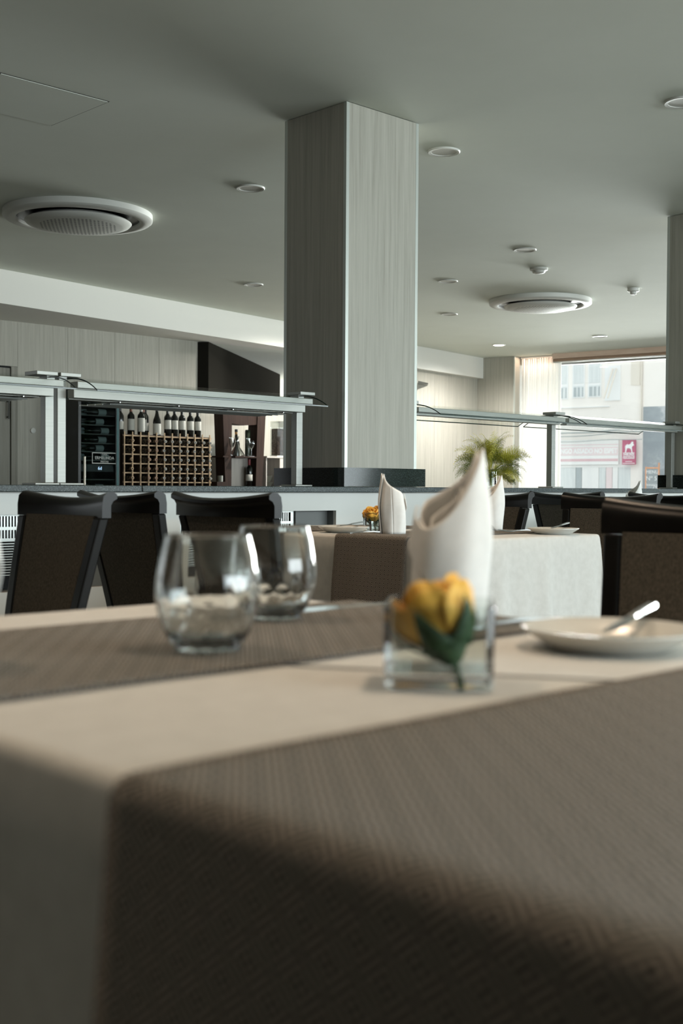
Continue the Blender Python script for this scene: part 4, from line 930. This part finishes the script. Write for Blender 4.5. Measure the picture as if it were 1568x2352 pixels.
pl_ = bpy.data.lights.new('passage_lamp', 'POINT'); pl_.energy = 14; pl_.color = (1, .95, .88); pl_.shadow_soft_size = .15
po_ = bpy.data.objects.new('passage_lamp', pl_); COL.objects.link(po_); po_.location = (12.0, 13.2, 2.1)
bl_ = bpy.data.lights.new('curtain_light', 'AREA'); bl_.shape = 'RECTANGLE'; bl_.size = .5; bl_.size_y = .06; bl_.energy = 2.2; bl_.color = (1, .72, .55)
bo_ = bpy.data.objects.new('curtain_light', bl_); COL.objects.link(bo_); bo_.location = wuv(15.56, 7.85, 2.785); bo_.rotation_euler = (0, 0, ROT + pi / 2)

# ------------------------------------------------------------------ the street
b = MB(); b.prism([wuv(16.0, -40), wuv(62, -40), wuv(62, 60), wuv(16.0, 60)], -.25, -.15); b.box(-30, -40, -.25, 17.0, -8.1, -.15)
struct(b.build('street', M['street']), 'pale paved street outside the windows')
UF = 50.0; K = UF / 26.0
def fv(v): return v * K
def fz(z): return .9 + (z - .9) * K
bd = empty('apartment_building', wuv(UF, 24, -.15), ROT, 'pale apartment building across the street seen through the window', 'building')
def LB(name, v0, z0, v1, z1, d0, d1, m, parent=None):
    b = MB(); b.box(d0, v0 - 24, z0 + .15, d1, v1 - 24, z1 + .15); return b.build(name, m, parent or bd)
LB('wall', 20.0, 2.35, 40, 14, 0, 8, M['facade']); LB('wall', 20.0, -.15, 20.555, 2.35, 0, 8, M['facade']); LB('wall', 24.4, -.15, 40, 2.35, .0, 8, M['facade'])
LB('shop_back', 20.35, -.15, 24.4, 2.35, .6, .7, M['facade_pane'])
for (a, c, zt, zb) in ((12.281, 12.56, 3.95, 3.02), (11.862, 12.113, 3.95, 3.04), (11.449, 11.719, 3.95, 3.04)):
    v0, v1, z0, z1 = fv(a), fv(c), fz(zb), fz(zt) + .3; zm = fz(3.32)
    w = LB('window', v0 - .06, z0 - .06, v1 + .06, z1 + .06, -.03, -.005, M['facade_frame'])
    LB('pane', v0, zm + .06, v1, z1, -.045, -.032, M['facade_pane'], w); LB('pane', v0, z0, v1, zm - .06, -.045, -.032, M['facade_pane'], w)
    for q in range(3):
        s0 = v0 + (v1 - v0) * (q * .34 + .02); LB('laundry', s0, z0, s0 + (v1 - v0) * (.1 + .08 * q), zm - .12, -.055, -.047, M['facade_dark'], w)
w = LB('awning_window', fv(10.95), fz(2.92), fv(11.33), fz(3.72), -.05, -.005, M['facade_frame'])
for k in range(2):
    b = MB(); b.tube([(-.12, fv(11.03 + k * .09) - 24, fz(3.65) + .15), (-.55, fv(11.14 + k * .09) - 24, fz(2.96) + .15)], .035, 6); b.build('awning_arm', M['tan'], w)
LB('drain_pipe', fv(10.43), fz(2.3), fv(10.455), 14, -.12, -.02, M['tan']); LB('sill_band', fv(11.2), fz(2.78), fv(12.8), fz(2.80), -.08, -.005, M['facade_frame'])
LB('tile_panel', fv(10.48), fz(3.25), fv(10.70), fz(4.2), -.04, -.005, M['tan'])
# shop front under the sign
for (a, c, m) in ((12.05, 12.62, 'facade_pane'), (11.90, 12.04, 'facade_dark'), (11.47, 11.89, 'sign_white'), (11.30, 11.46, 'facade_pane'), (11.14, 11.29, 'sign_pale_pink'), (11.0, 11.13, 'sign_white'), (10.69, 10.99, 'facade_pane')):
    LB('shop_panel', fv(a), -.15, fv(c), fz(1.385), .02, .10, M[m])
LB('shop_fascia', fv(10.69), fz(1.385), fv(12.64), 2.35, .0, .12, M['sign_white'])
# shop sign
sg = empty('shop_sign', wuv(UF - .02, fv(11.81), fz(1.75)), ROT, 'long white shop sign with pink bands and lettering across the street', 'sign')
def SB(name, v0, z0, v1, z1, d0, d1, m):
    b = MB(); b.box(d0, v0 - fv(11.81), z0 - fz(1.75), d1, v1 - fv(11.81), z1 - fz(1.75)); return b.build(name, m, sg)
va, vb_ = fv(10.97), fv(12.66)
SB('board', va, fz(1.45), vb_, fz(2.03), -.06, -.01, M['sign_white'])
SB('pink_band', va + .02, fz(1.895), vb_ - .02, fz(1.925), -.066, -.061, M['sign_pale_pink']); SB('lettering_band', va + .02, fz(1.66), vb_ - .02, fz(1.86), -.066, -.061, M['sign_pale_pink']); SB('pink_band', va + .02, fz(1.525), vb_ - .02, fz(1.585), -.066, -.061, M['sign_pink'])
t = text('lettering', 'FRANGO ASSADO NO ESPET', .30, (-.069, -.02, fz(1.76) - fz(1.75)), (pi / 2, 0, -pi / 2), M['sign_letter'], sg, bold=.012)
t.scale.x = (vb_ - va - .10) / t.dimensions.x; t.location.y = (va + vb_) / 2 - fv(11.81)
# raspberry hanging sign
hs = empty('hanging_sign', wuv(UF - .16, fv(10.682), fz(1.726)), ROT, 'raspberry red upright sign with white animal silhouette', 'sign')
def HB(name, v0, z0, v1, z1, d0, d1, m): 
    b = MB(); b.box(d0, v0, z0, d1, v1, z1); return b.build(name, m, hs)
hw_, hh_ = .31, .54
HB('board', -hw_, -hh_, hw_, hh_, -.10, -.03, M['sign_red'])
cow = MB()
body = [(-.16, .12), (-.17, .26), (-.10, .34), (.02, .33), (.08, .37), (.13, .47), (.16, .44), (.20, .47), (.20, .38), (.24, .30), (.18, .26), (.14, .22), (.15, .10), (.17, -.02), (.13, -.02), (.10, .12), (.02, .17), (-.08, .17), (-.13, -.02), (-.17, -.02)]
n = len(body); cow.add([(-.108, -x, z) for x, z in body] + [(-.101, -x, z) for x, z in body], [tuple(range(n)), tuple(reversed(range(n, 2 * n)))] + [(i, (i + 1) % n, (i + 1) % n + n, i + n) for i in range(n)]); cow.build('animal_silhouette', M['sign_letter'], hs)
HB('white_line', -.26, -.045, .26, -.02, -.106, -.101, M['sign_letter']); HB('white_line', -.26, -.29, .26, -.265, -.106, -.101, M['sign_letter'])
text('lettering', 'SABORES', .125, (-.106, 0, -.10), (pi / 2, 0, -pi / 2), M['sign_letter'], hs, bold=.004); text('lettering', 'ANTIGOS', .125, (-.106, 0, -.21), (pi / 2, 0, -pi / 2), M['sign_letter'], hs, bold=.004)
HB('small_print', -.16, -.42, .16, -.395, -.106, -.101, M['sign_letter']); HB('small_print', -.28, -.50, .28, -.475, -.106, -.101, M['sign_letter'])
# chalkboard
cbd = empty('chalkboard_sign', wuv(UF - 1.0, fv(10.172) * .98, -.15), ROT, 'orange framed chalkboard menu standing outside the window', 'sign')
def CB(name, v0, z0, v1, z1, d0, d1, m):
    b = MB(); b.box(d0, v0, z0, d1, v1, z1); return b.build(name, m, cbd)
CB('slate', -.26, .75, .26, 1.90, -.02, .02, M['slate'])
for q in ((-.31, 0, -.26, 2.15), (.26, 0, .31, 1.98), (-.26, 1.9, .26, 1.96), (-.26, .69, .26, .75)): CB('frame', *q, -.03, .03, M['orange'])
rn = random.Random(4)
text('chalk_writing', 'MENU', .20, (-.024, 0, 1.75), (pi / 2, 0, -pi / 2), M['chalk'], cbd); text('chalk_writing', 'N\u00ba 5', .26, (-.024, .03, 1.48), (pi / 2, 0, -pi / 2), M['chalk'], cbd); text('chalk_writing', 'FRANGO', .13, (-.024, .05, 1.20), (pi / 2, 0, -pi / 2), M['chalk'], cbd); text('chalk_writing', '7\u20ac', .22, (-.024, -.15, 1.12), (pi / 2, 0, -pi / 2), M['chalk'], cbd); text('chalk_writing', 'COMPLETO', .10, (-.024, .03, .95), (pi / 2, 0, -pi / 2), M['chalk'], cbd)
# grey patched building at the right of the view and street lamp fittings
gb = empty('grey_building', wuv(UF - .03, fv(10.0), -.15), ROT, 'patched grey building beside the pale apartment building', 'building')
b = MB(); b.box(0, -6, 0, 6, .765, fz(2.75) + .15); b.build('wall', M['street_grey'], gb)
b = MB(); b.box(0, -6, fz(2.75) + .15, 6, .765, 14); b.build('upper_wall', M['facade'], gb)
# overhead cables
for k, (za, zm, zb, r, lab) in enumerate(((2.17, 2.19, 2.26, .045, 'upper sagging street cable across the facade'), (2.09, 2.12, 2.20, .028, 'middle sagging street cable across the facade'), (1.985, 1.99, 2.02, .02, 'lowest thin street cable just above the shop sign'))):
    b = MB(); pts = []
    for i in range(13): t = i / 12; z = fz(za * (1 - t) ** 2 + 2 * zm * t * (1 - t) + zb * t * t) + .02 * sin(9 * t + k); pts.append(wuv(UF - .35, fv(12.75) + (fv(10.35) - fv(12.75)) * t, z))
    b.tube(pts, r, 6); tag(b.build('overhead_cable', M['cable'], smooth=True), lab, 'cable', 'overhead street cables')
# street tree seen only as a reflection in the granite
tr = empty('street_tree', (19.6, -9.9, -.15), 0, 'leafy street tree outside the corner street window', 'tree')
b = MB(); b.tube([(0, 0, 0), (.05, 0, 1.2), (0, .1, 2.6)], [.16, .13, .08], 8); b.build('trunk', M['bark'], tr)
b = MB(); rn = random.Random(2)
for i in range(2600):
    a = rn.uniform(0, 2 * pi); ph = rn.uniform(-1, 1); r = 1.35 * rn.uniform(.4, 1) ** .5; c = Vector((r * cos(a) * sqrt(1 - ph * ph), r * sin(a) * sqrt(1 - ph * ph), 1.9 + 1.7 * ph * r / 1.35))
    d1 = Vector((rn.uniform(-1, 1), rn.uniform(-1, 1), rn.uniform(-1, 1))).normalized() * .10; d2 = d1.orthogonal().normalized() * .05
    b.add([c - d1, c + d2, c + d1, c - d2], [(0, 1, 2, 3)])
tag(b.build('foliage', M['leaf'], tr), kind='stuff')
